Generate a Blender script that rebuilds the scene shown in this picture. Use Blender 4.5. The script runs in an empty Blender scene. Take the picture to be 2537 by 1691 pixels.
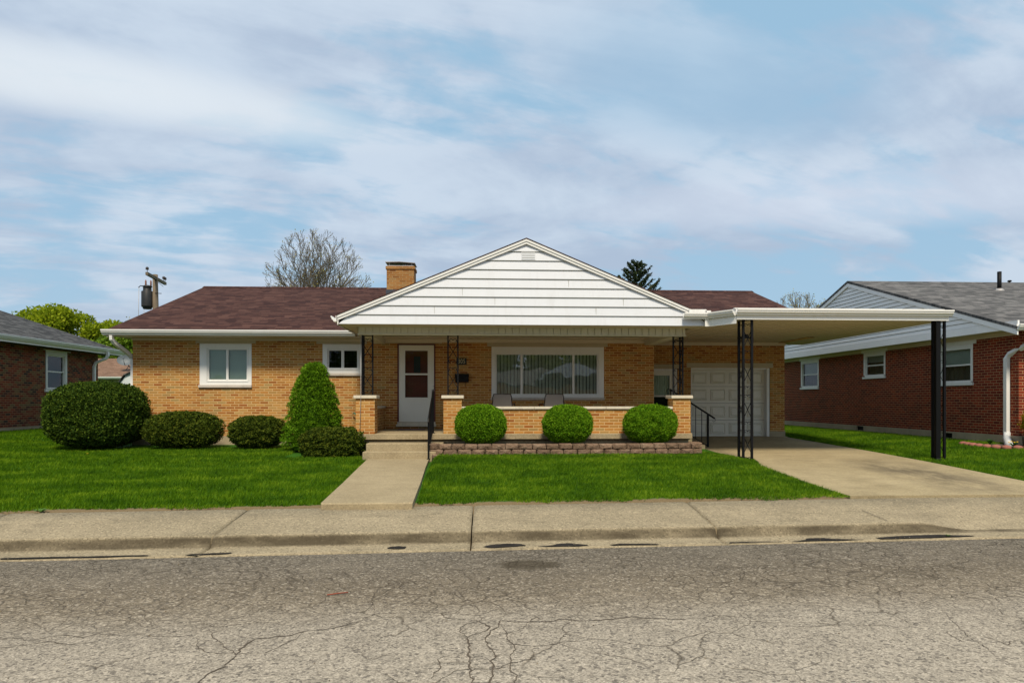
import bpy, math, random
import numpy as np
from mathutils import Vector, Matrix
random.seed(7); RNG = np.random.default_rng(11)
SC = bpy.context.scene
COL = SC.collection
EYE = 1.75          # camera height above the road; heights below are given relative to the eye
R = math.radians

# ---------------------------------------------------------------- objects
ROOTS = {}
def tag(o, label=None, cat=None, group=None, kind=None):
    if label: o['label'] = label
    if cat: o['category'] = cat
    if group: o['group'] = group
    if kind: o['kind'] = kind
    return o
def thing(name, label, cat, loc, group=None):
    o = bpy.data.objects.new(name, None); COL.objects.link(o)
    o.empty_display_size = .2
    o.location = (loc[0], loc[1], loc[2] + EYE)
    ROOTS[o] = Vector((loc[0], loc[1], loc[2]))
    return tag(o, label, cat, group)
def root_of(p):
    while p is not None and p not in ROOTS: p = p.parent
    return ROOTS[p] if p is not None else Vector((0, 0, -EYE))
def link(name, me, mat, parent):
    o = bpy.data.objects.new(name, me); COL.objects.link(o)
    if mat is not None: me.materials.append(mat)
    if parent is not None: o.parent = parent
    return o
class MB:
    def __init__(s): s.v = []; s.f = []; s.sm = []
    def add(s, vs, fs, smooth=False):
        b = len(s.v); s.v += [tuple(v) for v in vs]
        for f in fs: s.f.append([b + i for i in f]); s.sm.append(smooth)
        return s
    def box(s, x0, x1, y0, y1, z0, z1):
        v = [(x0,y0,z0),(x1,y0,z0),(x1,y1,z0),(x0,y1,z0),(x0,y0,z1),(x1,y0,z1),(x1,y1,z1),(x0,y1,z1)]
        return s.add(v, [(0,3,2,1),(4,5,6,7),(0,1,5,4),(1,2,6,5),(2,3,7,6),(3,0,4,7)])
    def bbox(s, x0, x1, y0, y1, z0, z1, b=.01):
        # chamfered box
        v = []
        for (cx, sx) in ((x0, 1), (x1, -1)):
            for (cy, sy) in ((y0, 1), (y1, -1)):
                for (cz, sz) in ((z0, 1), (z1, -1)):
                    v += [(cx, cy + sy*b, cz + sz*b), (cx + sx*b, cy, cz + sz*b), (cx + sx*b, cy + sy*b, cz)]
        return s.hull(v)
    def hull(s, pts, jitter=0):
        import bmesh
        bm = bmesh.new()
        for p in pts: bm.verts.new(p)
        bmesh.ops.convex_hull(bm, input=bm.verts)
        bm.verts.ensure_lookup_table()
        used = [v for v in bm.verts if v.link_faces]
        idx = {v: i for i, v in enumerate(used)}
        s.add([v.co[:] for v in used], [[idx[v] for v in f.verts] for f in bm.faces])
        bm.free(); return s
    def quad(s, a, b, c, d): return s.add([a, b, c, d], [(0, 1, 2, 3)])
    def prism(s, poly, axis, a, b):
        # extrude a 2D polygon; axis x: poly=(y,z), y: poly=(x,z), z: poly=(x,y)
        f = {'x': lambda p, t: (t, p[0], p[1]), 'y': lambda p, t: (p[0], t, p[1]), 'z': lambda p, t: (p[0], p[1], t)}[axis]
        n = len(poly)
        v = [f(p, a) for p in poly] + [f(p, b) for p in poly]
        return s.add(v, [tuple(range(n))[::-1], tuple(range(n, 2*n))] + [(i, (i+1) % n, n + (i+1) % n, n + i) for i in range(n)])
    def tube(s, pts, r, n=6, r2=None, caps=True, smooth=True, rect=None, up=(0,0,1)):
        pts = [Vector(p) for p in pts]; m = len(pts); rings = []
        for i, p in enumerate(pts):
            t = (pts[min(i+1, m-1)] - pts[max(i-1, 0)])
            if t.length < 1e-9: t = Vector((0,0,1))
            t.normalize()
            u = Vector(up)
            if abs(t.dot(u)) > .95: u = Vector((0,1,0)) if abs(t.y) < .9 else Vector((1,0,0))
            a = t.cross(u).normalized(); b = a.cross(t)
            rr = r if r2 is None else r + (r2 - r)*i/max(1, m-1)
            if rect:
                rings.append([p + a*sx*rect[0]/2 + b*sy*rect[1]/2 for sx, sy in ((-1,-1),(1,-1),(1,1),(-1,1))])
            else:
                rings.append([p + (a*math.cos(2*math.pi*k/n) + b*math.sin(2*math.pi*k/n))*rr for k in range(n)])
        if rect: n = 4; smooth = False
        v = [q for ring in rings for q in ring]; f = []
        for i in range(m-1):
            for k in range(n):
                f.append((i*n + k, i*n + (k+1) % n, (i+1)*n + (k+1) % n, (i+1)*n + k))
        if caps: f.append(tuple(range(n))[::-1]); f.append(tuple(range((m-1)*n, m*n)))
        return s.add(v, f, smooth)
    def ball(s, c, r, n=10, m=6, sc=(1,1,1)):
        v = []; f = []
        for i in range(m+1):
            a = math.pi*i/m
            for k in range(n):
                b = 2*math.pi*k/n
                v.append((c[0]+r*sc[0]*math.sin(a)*math.cos(b), c[1]+r*sc[1]*math.sin(a)*math.sin(b), c[2]+r*sc[2]*math.cos(a)))
        for i in range(m):
            for k in range(n): f.append((i*n+k, (i+1)*n+k, (i+1)*n+(k+1) % n, i*n+(k+1) % n))
        return s.add(v, f, True)
    def lathe(s, c, prof, n=16):
        v = []; f = []; m = len(prof)
        for r, z in prof:
            for k in range(n):
                b = 2*math.pi*k/n; v.append((c[0]+r*math.cos(b), c[1]+r*math.sin(b), c[2]+z))
        for i in range(m-1):
            for k in range(n): f.append((i*n+k, i*n+(k+1) % n, (i+1)*n+(k+1) % n, (i+1)*n+k))
        f.append(tuple(range(n))[::-1]); f.append(tuple(range((m-1)*n, m*n)))
        return s.add(v, f, True)
    def build(s, name, mat, parent=None):
        o3 = root_of(parent) if parent is not None else Vector((0,0,-EYE))
        me = bpy.data.meshes.new(name)
        me.from_pydata([(x-o3.x, y-o3.y, z-o3.z) for x, y, z in s.v], [], s.f)
        me.polygons.foreach_set('use_smooth', s.sm)
        me.update()
        return link(name, me, mat, parent)
def np_mesh(name, V, F, mat, parent=None, smooth=False):
    o3 = root_of(parent) if parent is not None else Vector((0,0,-EYE))
    V = np.asarray(V, dtype=np.float32) - np.array([o3.x, o3.y, o3.z], dtype=np.float32)
    F = np.asarray(F, dtype=np.int32); k = F.shape[1]
    me = bpy.data.meshes.new(name)
    me.vertices.add(len(V)); me.vertices.foreach_set('co', V.ravel())
    me.loops.add(F.size); me.loops.foreach_set('vertex_index', F.ravel())
    me.polygons.add(len(F)); me.polygons.foreach_set('loop_start', np.arange(0, F.size, k, dtype=np.int32))
    me.polygons.foreach_set('loop_total', np.full(len(F), k, dtype=np.int32))
    if smooth: me.polygons.foreach_set('use_smooth', np.ones(len(F), dtype=bool))
    me.update(calc_edges=True)
    return link(name, me, mat, parent)
def copy_tree(o, loc=None, rotz=None, parent=None):
    c = o.copy(); COL.objects.link(c)
    if parent is not None: c.parent = parent
    if loc is not None: c.location = (loc[0], loc[1], loc[2] + EYE)
    if rotz is not None: c.rotation_euler = (0, 0, rotz)
    for ch in list(o.children): copy_tree(ch, parent=c)
    return c

# ---------------------------------------------------------------- materials
class NT:
    def __init__(s, name):
        s.m = bpy.data.materials.new(name); s.m.use_nodes = True
        s.t = s.m.node_tree; s.n = s.t.nodes; s.l = s.t.links
        s.b = s.n['Principled BSDF']; s.out = s.n['Material Output']
    def node(s, t, **kw):
        n = s.n.new(t)
        for k, v in kw.items(): setattr(n, k, v)
        return n
    def set(s, sock, val):
        if isinstance(val, bpy.types.NodeSocket): s.l.new(val, sock)
        elif val is not None:
            if isinstance(val, (tuple, list)) and len(val) == 3 and sock.type == 'RGBA': val = (*val, 1)
            sock.default_value = val
    def pos(s): return s.node('ShaderNodeNewGeometry').outputs['Position']
    def math(s, op, a, b=None, c=None, clamp=False):
        n = s.node('ShaderNodeMath', operation=op, use_clamp=clamp)
        s.set(n.inputs[0], a)
        if b is not None: s.set(n.inputs[1], b)
        if c is not None: s.set(n.inputs[2], c)
        return n.outputs[0]
    def noise(s, vec, scale, detail=4, rough=.6, dist=0):
        n = s.node('ShaderNodeTexNoise'); s.set(n.inputs['Vector'], vec)
        n.inputs['Scale'].default_value = scale; n.inputs['Detail'].default_value = detail
        n.inputs['Roughness'].default_value = rough; n.inputs['Distortion'].default_value = dist
        return n.outputs['Fac']
    def noisec(s, vec, scale, detail=2):
        n = s.node('ShaderNodeTexNoise'); s.set(n.inputs['Vector'], vec)
        n.inputs['Scale'].default_value = scale; n.inputs['Detail'].default_value = detail
        return n.outputs['Color']
    def vor(s, vec, scale, feature='F1', rnd=1):
        n = s.node('ShaderNodeTexVoronoi', feature=feature); s.set(n.inputs['Vector'], vec)
        n.inputs['Scale'].default_value = scale; n.inputs['Randomness'].default_value = rnd
        return n
    def ramp(s, fac, stops, interp='LINEAR'):
        n = s.node('ShaderNodeValToRGB'); s.set(n.inputs[0], fac); cr = n.color_ramp; cr.interpolation = interp
        while len(cr.elements) < len(stops): cr.elements.new(.5)
        for e, (p, c) in zip(cr.elements, stops):
            e.position = p; e.color = (*c, 1) if not isinstance(c, (int, float)) else (c, c, c, 1)
        return n.outputs[0]
    def mix(s, fac, a, b, mode='MIX'):
        n = s.node('ShaderNodeMix', data_type='RGBA', blend_type=mode)
        s.set(n.inputs[0], fac); s.set(n.inputs[6], a); s.set(n.inputs[7], b)
        return n.outputs[2]
    def map(s, v, lo, hi, a=0, b=1):
        n = s.node('ShaderNodeMapRange'); n.clamp = True
        s.set(n.inputs[0], v)
        for i, x in enumerate((lo, hi, a, b)): s.set(n.inputs[i+1], x)
        return n.outputs[0]
    def sep(s, v):
        n = s.node('ShaderNodeSeparateXYZ'); s.set(n.inputs[0], v); return n.outputs
    def comb(s, x, y, z=0):
        n = s.node('ShaderNodeCombineXYZ'); s.set(n.inputs[0], x); s.set(n.inputs[1], y); s.set(n.inputs[2], z); return n.outputs[0]
    def scale(s, v, f3):
        n = s.node('ShaderNodeVectorMath', operation='MULTIPLY'); s.set(n.inputs[0], v); n.inputs[1].default_value = f3; return n.outputs[0]
    def addv(s, a, b):
        n = s.node('ShaderNodeVectorMath', operation='ADD'); s.set(n.inputs[0], a); s.set(n.inputs[1], b); return n.outputs[0]
    def bump(s, h, strength=.3, dist=.01):
        n = s.node('ShaderNodeBump'); n.inputs['Strength'].default_value = strength; n.inputs['Distance'].default_value = dist
        s.set(n.inputs['Height'], h); s.l.new(n.outputs[0], s.b.inputs['Normal'])
    def fin(s, col=None, rough=.8, spec=None, metal=None):
        if col is not None: s.set(s.b.inputs['Base Color'], col)
        s.set(s.b.inputs['Roughness'], rough)
        if spec is not None: s.b.inputs['Specular IOR Level'].default_value = spec
        if metal is not None: s.b.inputs['Metallic'].default_value = metal
        return s.m
def L(r, g, b):
    f = lambda c: ((c/255+.055)/1.055)**2.4 if c/255 > .04045 else c/255/12.92
    return (f(r), f(g), f(b))
def mul(c, k): return tuple(min(1, x*k) for x in c)

def paint(name, col, rough=.5, var=.06, bump=0, dirt=None, spec=.4, metal=0):
    t = NT(name); p = t.pos()
    n1 = t.noise(p, 2.3, 5, .6); n2 = t.noise(t.scale(p, (9, 9, 1.6)), 1, 4, .6)
    c = t.mix(t.map(n1, .3, .7), mul(col, 1-var), mul(col, 1+var))
    if dirt: c = t.mix(t.map(n2, .52, .8, 0, .45), c, dirt)
    if bump: t.bump(t.noise(p, 60, 3), bump, .004)
    return t.fin(c, rough, spec, metal)

def brick(name, stops, mortar, w=.215, h=.066, ms=.008, tone=(.86, 1.08)):
    t = NT(name); g = t.node('ShaderNodeNewGeometry'); P = t.sep(g.outputs['Position']); N = t.sep(g.outputs['True Normal'])
    side = t.math('GREATER_THAN', t.math('ABSOLUTE', N[0]), .6)
    u = t.math('ADD', t.math('MULTIPLY', P[0], t.math('SUBTRACT', 1, side)), t.math('MULTIPLY', P[1], side))
    wob = t.noise(g.outputs['Position'], 1.2, 2)
    wob2 = t.noise(g.outputs['Position'], 22, 2)
    uv = t.comb(t.math('ADD', u, t.math('MULTIPLY', wob2, .006)), t.math('ADD', P[2], t.math('ADD', t.math('MULTIPLY', wob, .006), t.math('MULTIPLY', wob2, .004))), 0)
    def bt(off):
        b = t.node('ShaderNodeTexBrick'); b.offset = .5
        t.set(b.inputs['Vector'], t.addv(uv, off) if off else uv)
        b.inputs['Color1'].default_value = (0,0,0,1); b.inputs['Color2'].default_value = (1,1,1,1); b.inputs['Mortar'].default_value = (.5,.5,.5,1)
        b.inputs['Scale'].default_value = 1; b.inputs['Mortar Size'].default_value = ms; b.inputs['Mortar Smooth'].default_value = .25
        b.inputs['Bias'].default_value = 0; b.inputs['Brick Width'].default_value = w; b.inputs['Row Height'].default_value = h
        return b
    b = bt(None); b2 = bt((w*14, h*22, 0))
    c = t.ramp(b.outputs['Color'], stops, 'LINEAR')
    val = t.ramp(b2.outputs['Color'], [(0, tone[0]), (1, tone[1])])
    c = t.mix(1, c, val, 'MULTIPLY')
    fine = t.noise(t.scale(t.comb(u, P[2], P[1]), (40, 150, 40)), 1, 3, .7)
    c = t.mix(1, c, t.ramp(fine, [(.25, .74), (.5, 1.0), (.75, 1.16)]), 'MULTIPLY')
    mor = t.mix(t.noise(g.outputs['Position'], 30, 4), mul(mortar, .8), mul(mortar, 1.12))
    big = t.noise(g.outputs['Position'], .7, 3)
    c = t.mix(b.outputs['Fac'], c, mor)
    c = t.mix(1, c, t.ramp(big, [(.3, .9), (.7, 1.06)]), 'MULTIPLY')
    hgt = t.math('ADD', t.math('MULTIPLY', t.math('SUBTRACT', 1, b.outputs['Fac']), 1), t.math('MULTIPLY', fine, .4))
    t.bump(hgt, .8, .006)
    return t.fin(c, .88, .25)

def shingle(name, stops, axis='y', k=1.055, w=.3, h=.135):
    t = NT(name); p = t.pos(); P = t.sep(p)
    u, v = (P[0], P[1]) if axis == 'y' else (P[1], P[0])
    wob = t.noise(p, 14, 2)
    uv = t.comb(u, t.math('ADD', t.math('MULTIPLY', v, k), t.math('MULTIPLY', wob, .012)), 0)
    b = t.node('ShaderNodeTexBrick'); t.set(b.inputs['Vector'], uv); b.offset = .37; b.offset_frequency = 3
    b.squash = .7; b.squash_frequency = 2
    b.inputs['Color1'].default_value = (0,0,0,1); b.inputs['Color2'].default_value = (1,1,1,1); b.inputs['Mortar'].default_value = (.3,.3,.3,1)
    b.inputs['Scale'].default_value = 1; b.inputs['Mortar Size'].default_value = .004; b.inputs['Mortar Smooth'].default_value = .3
    b.inputs['Brick Width'].default_value = w; b.inputs['Row Height'].default_value = h
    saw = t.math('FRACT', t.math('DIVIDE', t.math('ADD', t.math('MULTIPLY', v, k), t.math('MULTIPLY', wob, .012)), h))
    c = t.ramp(b.outputs['Color'], stops)
    c = t.mix(1, c, t.ramp(t.noise(p, 90, 3, .7), [(.25, .7), (.75, 1.3)]), 'MULTIPLY')
    c = t.mix(1, c, t.ramp(t.noise(t.scale(p, (.35, 1, 1)), 1.2, 4, .6), [(.3, .82), (.7, 1.15)]), 'MULTIPLY')
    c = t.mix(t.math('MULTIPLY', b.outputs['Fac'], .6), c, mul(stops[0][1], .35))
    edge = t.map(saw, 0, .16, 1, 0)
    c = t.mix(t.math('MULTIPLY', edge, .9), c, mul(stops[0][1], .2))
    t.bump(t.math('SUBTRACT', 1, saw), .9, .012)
    return t.fin(c, .95, .15)

def leafmat(name, stops, rough=.7, scale=6, trans=.25, spec=.08, nscale=None):
    t = NT(name); g = t.node('ShaderNodeNewGeometry')
    rnd = g.outputs['Random Per Island']; n = t.noise(g.outputs['Position'], scale, 3, .6)
    f = t.math('ADD', t.math('MULTIPLY', rnd, .55), t.math('MULTIPLY', t.map(n, .25, .75), .45))
    c = t.ramp(f, stops)
    t.fin(c, rough, spec)
    tr = t.node('ShaderNodeBsdfTranslucent'); t.set(tr.inputs[0], t.mix(1, c, (1.0, 1.0, .55), 'MULTIPLY'))
    mx = t.node('ShaderNodeMixShader'); mx.inputs[0].default_value = trans
    t.l.new(t.b.outputs[0], mx.inputs[1]); t.l.new(tr.outputs[0], mx.inputs[2]); t.l.new(mx.outputs[0], t.out.inputs[0])
    return t.m

def concrete(name, a, b, speck=.5, stain=.5, joints=None, band=None):
    t = NT(name); p = t.pos(); P = t.sep(p)
    c = t.mix(t.map(t.noise(p, 1.1, 5, .65), .3, .7), a, b)
    sp = t.vor(p, 55); cv = t.sep(sp.outputs['Color'])
    c = t.mix(t.math('MULTIPLY', t.map(cv[0], .72, .95), speck), c, mul(b, 1.45))
    c = t.mix(t.math('MULTIPLY', t.map(cv[1], .7, .95), speck), c, mul(a, .5))
    fn = t.noise(p, 130, 3, .7)
    c = t.mix(1, c, t.ramp(fn, [(.3, .8), (.7, 1.18)]), 'MULTIPLY')
    st = t.noise(t.scale(p, (.8, 1.6, 1)), 1.7, 6, .7)
    c = t.mix(t.map(st, .50, .72, 0, stain), c, mul(a, .38))
    if band: c = band(t, p, P, c)
    t.bump(t.math('ADD', fn, t.math('MULTIPLY', cv[0], .5)), .5, .004)
    return t.fin(c, .92, .2)

def glassmat(name, tint=(.75, .8, .78), refl=.5):
    t = NT(name); t.n.remove(t.b)
    g = t.node('ShaderNodeBsdfGlossy'); g.inputs['Roughness'].default_value = .015; g.inputs[0].default_value = (1, 1, 1, 1)
    tr = t.node('ShaderNodeBsdfTransparent'); tr.inputs[0].default_value = (*tint, 1)
    fr = t.node('ShaderNodeFresnel'); fr.inputs[0].default_value = 1.5
    f = t.math('ADD', t.math('MULTIPLY', fr.outputs[0], .6), refl, clamp=True)
    wob = t.noise(t.pos(), 1.6, 1)
    bp = t.node('ShaderNodeBump'); bp.inputs['Strength'].default_value = .15; bp.inputs['Distance'].default_value = .02
    t.l.new(wob, bp.inputs['Height']); t.l.new(bp.outputs[0], g.inputs['Normal'])
    mx = t.node('ShaderNodeMixShader'); t.set(mx.inputs[0], f); t.l.new(tr.outputs[0], mx.inputs[1]); t.l.new(g.outputs[0], mx.inputs[2])
    t.l.new(mx.outputs[0], t.out.inputs[0]); return t.m

M = {}
M['tan_brick'] = brick('tan_brick', [(0, (.30,.095,.018)), (.16, (.38,.145,.028)), (.4, (.44,.19,.04)), (.7, (.48,.235,.058)), (.9, (.45,.25,.075)), (1, (.36,.235,.08))], (.68,.45,.205))
M['chimney_brick'] = brick('chimney_brick', [(0, (.22,.08,.018)), (.3, (.30,.12,.026)), (.6, (.36,.16,.04)), (1, (.33,.19,.07))], (.42,.28,.13))
M['red_brick'] = brick('red_brick', [(0, (.11,.010,.003)), (.5, (.19,.021,.006)), (1, (.26,.036,.010))], (.46,.27,.14), .20, .068, .0065)
M['brown_brick'] = brick('brown_brick', [(0, (.02,.015,.013)), (.1, (.06,.02,.013)), (.35, (.17,.026,.010)), (.65, (.23,.045,.017)), (.82, (.2,.10,.04)), (1, (.13,.09,.04))], (.38,.24,.13), .20, .068, .006)
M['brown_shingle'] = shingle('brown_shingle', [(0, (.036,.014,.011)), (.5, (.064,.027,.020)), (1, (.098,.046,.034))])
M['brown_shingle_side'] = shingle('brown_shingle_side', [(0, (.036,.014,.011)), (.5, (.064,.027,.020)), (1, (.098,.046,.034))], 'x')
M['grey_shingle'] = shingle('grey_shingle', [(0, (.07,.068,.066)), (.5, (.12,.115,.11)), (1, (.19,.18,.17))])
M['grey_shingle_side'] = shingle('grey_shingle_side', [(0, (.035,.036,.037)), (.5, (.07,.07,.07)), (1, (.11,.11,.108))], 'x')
M['tan_shingle'] = shingle('tan_shingle', [(0, (.17,.10,.065)), (1, (.27,.165,.11))])
M['white_siding'] = paint('white_siding', (.665,.68,.705), .45, .025, dirt=(.56,.56,.56))
M['white_trim'] = paint('white_trim', (.78,.765,.72), .4, .02, dirt=(.70,.67,.60))
M['grey_siding'] = paint('grey_siding', (.87,.85,.81), .5, .03)
M['soffit'] = paint('soffit', (.64,.54,.40), .6, .03)
M['beam_paint'] = paint('beam_paint', (.66,.62,.48), .55, .03)
M['door_white'] = paint('door_white', (.76,.73,.63), .45, .03)
M['dark_red'] = paint('dark_red', (.10,.018,.012), .5, .1)
M['wood_door'] = paint('wood_door', (.22,.035,.02), .35, .25)
M['black_iron'] = paint('black_iron', (.004,.004,.005), .5, .3, spec=.2)
M['black_metal'] = paint('black_metal', (.003,.003,.003), .55, .2, spec=.2)
M['limestone'] = paint('limestone', (.62,.55,.42), .85, .08, bump=.2, dirt=(.35,.31,.25))
M['lintel'] = paint('lintel', (.50,.42,.28), .85, .08, bump=.2)
M['sill_stone'] = paint('sill_stone', (.52,.46,.39), .85, .12, bump=.3, dirt=(.3,.27,.22))
M['block_found'] = paint('block_found', (.38,.31,.20), .9, .14, bump=.4, dirt=(.24,.21,.16))
M['dark_gap'] = paint('dark_gap', (.02,.018,.015), .95, .2)
M['flashing'] = paint('flashing', (.035,.045,.06), .6, .1)
M['galv'] = paint('galv', (.42,.40,.38), .5, .2, metal=.3, dirt=(.2,.12,.08))
M['glass'] = glassmat('glass', (.72,.78,.74), .02)
M['glass_big'] = glassmat('glass_big', (.72,.78,.74), .12)
M['glass_clear'] = glassmat('glass_clear', (.72,.80,.76), .02)
M['blind'] = paint('blind', (.55,.62,.55), .6, .03)
M['curtain'] = paint('curtain', (.72,.74,.66), .85, .12)
M['dark_blind'] = paint('dark_blind', (.10,.10,.07), .6, .1)
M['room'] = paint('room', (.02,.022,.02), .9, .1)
M['sling'] = paint('sling', (.25,.21,.175), .8, .04, bump=.2)
M['frame_brown'] = paint('frame_brown', (.045,.03,.022), .45, .1)
M['hose'] = paint('hose', (.03,.19,.13), .5, .1)
M['plate'] = paint('plate', (.008,.014,.008), .5, .1)
M['gold'] = paint('gold', (.55,.48,.28), .4, .05)
M['mat'] = paint('mat', (.16,.09,.08), .95, .3, bump=.5)
M['transformer'] = paint('transformer', (.022,.024,.024), .5, .3, dirt=(.16,.06,.035))
M['rust'] = paint('rust', (.2,.09,.06), .7, .3)
M['pole_wood'] = paint('pole_wood', (.17,.13,.085), .9, .3, bump=.6, dirt=(.05,.04,.03))
M['insulator'] = paint('insulator', (.05,.04,.035), .3, .2)
M['dish'] = paint('dish', (.10,.12,.13), .5, .05)
M['shed'] = paint('shed', (.62,.66,.66), .5, .04)
M['beige_wall'] = paint('beige_wall', (.30,.27,.13), .8, .08)
M['terracotta'] = paint('terracotta', (.30,.11,.08), .85, .15)
M['pot'] = paint('pot', (.62,.63,.62), .5, .06)
M['dark_pot'] = paint('dark_pot', (.10,.09,.06), .7, .15)
M['green_leaf'] = leafmat('green_leaf', [(0, (.02,.09,.01)), (1, (.06,.18,.02))])
M['tar'] = paint('tar', (.030,.027,.024), .95, .35, bump=.6, spec=.05)
M['crack'] = paint('crack', (.085,.065,.045), .95, .3)
M['soil'] = paint('soil', (.10,.065,.04), .95, .3, bump=.8)
M['yellow'] = paint('yellow', (.8,.5,.02), .6, .1)
M['twig'] = paint('twig', (.10,.055,.03), .9, .2)

M['bark'] = paint('bark', (.155,.125,.085), .95, .3, bump=.6)
M['bark_dark'] = paint('bark_dark', (.06,.045,.03), .95, .3, bump=.6)
M['yew'] = leafmat('yew', [(0, (.006,.014,.002)), (.4, (.026,.056,.006)), (.72, (.085,.135,.012)), (1, (.20,.25,.028))], scale=12, trans=.12)
M['yew_bright'] = leafmat('yew_bright', [(0, (.008,.018,.002)), (.4, (.035,.06,.006)), (.72, (.11,.14,.012)), (1, (.26,.25,.03))], scale=12, trans=.15)
M['box_green'] = leafmat('box_green', [(0, (.018,.065,.003)), (.35, (.075,.19,.006)), (.7, (.19,.36,.012)), (1, (.36,.52,.03))], scale=12, trans=.25)
M['spruce_green'] = leafmat('spruce_green', [(0, (.014,.036,.002)), (.35, (.065,.155,.005)), (.7, (.15,.29,.010)), (1, (.29,.46,.02))], scale=7, trans=.15)
M['maple'] = leafmat('maple', [(0, (.08,.12,.006)), (.4, (.20,.27,.012)), (.75, (.36,.42,.02)), (1, (.52,.56,.05))], scale=.8, trans=.45)
M['maple_green'] = leafmat('maple_green', [(0, (.035,.075,.006)), (.4, (.09,.17,.012)), (.75, (.18,.28,.02)), (1, (.28,.38,.04))], scale=.8, trans=.35)
M['conifer'] = leafmat('conifer', [(0, (.008,.014,.006)), (.5, (.025,.04,.015)), (1, (.06,.08,.03))], scale=1, trans=.05)
M['bud'] = leafmat('bud', [(0, (.22,.20,.05)), (.5, (.38,.34,.10)), (1, (.5,.46,.18))], scale=.5, trans=.3)
M['forsythia'] = leafmat('forsythia', [(0, (.14,.12,.01)), (.5, (.3,.22,.01)), (1, (.6,.42,.02))], scale=9, trans=.3)
M['weed'] = leafmat('weed', [(0, (.05,.12,.02)), (1, (.14,.26,.06))], scale=9)
def grass_mat():
    t = NT('grass_blade'); g = t.node('ShaderNodeNewGeometry'); p = g.outputs['Position']
    rnd = g.outputs['Random Per Island']
    n = t.noise(t.scale(p, (1, 1.6, 0)), .9, 5, .65); n2 = t.noise(t.scale(p, (1, 1, 0)), 9, 4, .7)
    f = t.math('ADD', t.math('MULTIPLY', rnd, .3), t.math('ADD', t.math('MULTIPLY', t.map(n, .34, .66), .38), t.math('MULTIPLY', t.map(n2, .30, .70), .38)))
    c = t.ramp(f, [(.05, (.010,.036,.001)), (.35, (.036,.098,.002)), (.62, (.092,.19,.003)), (.9, (.24,.34,.016))])
    t.fin(c, .6, .1)
    tr = t.node('ShaderNodeBsdfTranslucent'); t.set(tr.inputs[0], t.mix(1, c, (1, 1, .4), 'MULTIPLY'))
    mx = t.node('ShaderNodeMixShader'); mx.inputs[0].default_value = .3
    t.l.new(t.b.outputs[0], mx.inputs[1]); t.l.new(tr.outputs[0], mx.inputs[2]); t.l.new(mx.outputs[0], t.out.inputs[0])
    return t.m
M['grass'] = grass_mat()
def ground_mat():
    t = NT('turf_soil'); p = t.pos(); P = t.sep(p)
    n = t.noise(p, 5, 5, .7); n3 = t.noise(p, 60, 3, .7)
    green = t.mix(n, (.02,.07,.006), (.05,.15,.012))
    soil = t.mix(n3, (.08,.055,.028), (.27,.20,.11))
    d = t.math('SUBTRACT', P[1], t.math('ADD', 9.64, t.math('MULTIPLY', P[0], .06)))
    d = t.math('ADD', d, t.math('MULTIPLY', t.math('SUBTRACT', n, .5), -.25))
    c = t.mix(t.map(d, .22, .34), soil, green)
    t.bump(n3, .6, .02)
    return t.fin(c, .95, .1)
M['ground'] = ground_mat()
def kband(t, p, P, c):
    # uneven darker brown band along the kerb face
    d = t.math('SUBTRACT', P[1], t.math('ADD', 8.42, t.math('MULTIPLY', P[0], .046)))
    n = t.noise(t.scale(p, (1.1, 3, 3)), 1, 5, .65)
    face = t.math('MULTIPLY', t.map(d, -.14, -.085), t.map(d, -.012, -.04))
    face = t.math('MULTIPLY', face, t.map(n, .34, .60, .38, .88))
    c = t.mix(face, c, (.05, .038, .022))
    return c
M['sidewalk'] = concrete('sidewalk_concrete', (.25,.205,.13), (.345,.28,.178), .6, .42, band=kband)
def dband(t, p, P, c):
    n = t.noise(t.scale(p, (1.2, .5, 1)), 1.3, 5, .7)
    # tyre dirt streak, then a patchy darkening towards the garage
    a = t.math('ABSOLUTE', t.math('SUBTRACT', P[0], 8.2))
    m = t.math('MULTIPLY', t.map(a, .25, .95, 1, 0), t.math('MULTIPLY', t.map(P[1], 9.9, 10.8), t.map(P[1], 14.5, 13, 0, 1)))
    c = t.mix(t.math('MULTIPLY', m, t.map(n, .34, .56, 0, .9)), c, (.12, .095, .06))
    m2 = t.math('MULTIPLY', t.map(P[1], 16.8, 19.2), t.map(n, .4, .62, .1, .6))
    c = t.mix(m2, c, (.14, .12, .085))
    return c
M['driveway'] = concrete('driveway_concrete', (.285,.225,.125), (.40,.32,.185), .3, .3, band=dband)
M['walk'] = concrete('walk_concrete', (.28,.222,.13), (.375,.30,.18), .3, .25)
M['steps'] = concrete('step_concrete', (.29,.228,.135), (.385,.31,.188), .35, .35)
def stone_mat():
    t = NT('planter_stone'); g = t.node('ShaderNodeNewGeometry'); p = g.outputs['Position']
    c = t.ramp(t.noise(p, 7, 5, .7), [(.25, (.13,.085,.055)), (.5, (.24,.165,.115)), (.75, (.34,.26,.19))])
    o = t.node('ShaderNodeObjectInfo'); c = t.mix(1, c, t.ramp(o.outputs['Random'], [(0, (.8,.76,.72)), (1, (1.15,1.1,1.05))]), 'MULTIPLY')
    n = t.noise(p, 45, 4, .75); c = t.mix(1, c, t.ramp(n, [(.25, .6), (.75, 1.25)]), 'MULTIPLY')
    t.bump(t.math('ADD', n, t.math('MULTIPLY', t.noise(p, 14, 4), 2)), 1, .02)
    return t.fin(c, .95, .1)
M['stone'] = stone_mat()
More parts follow.
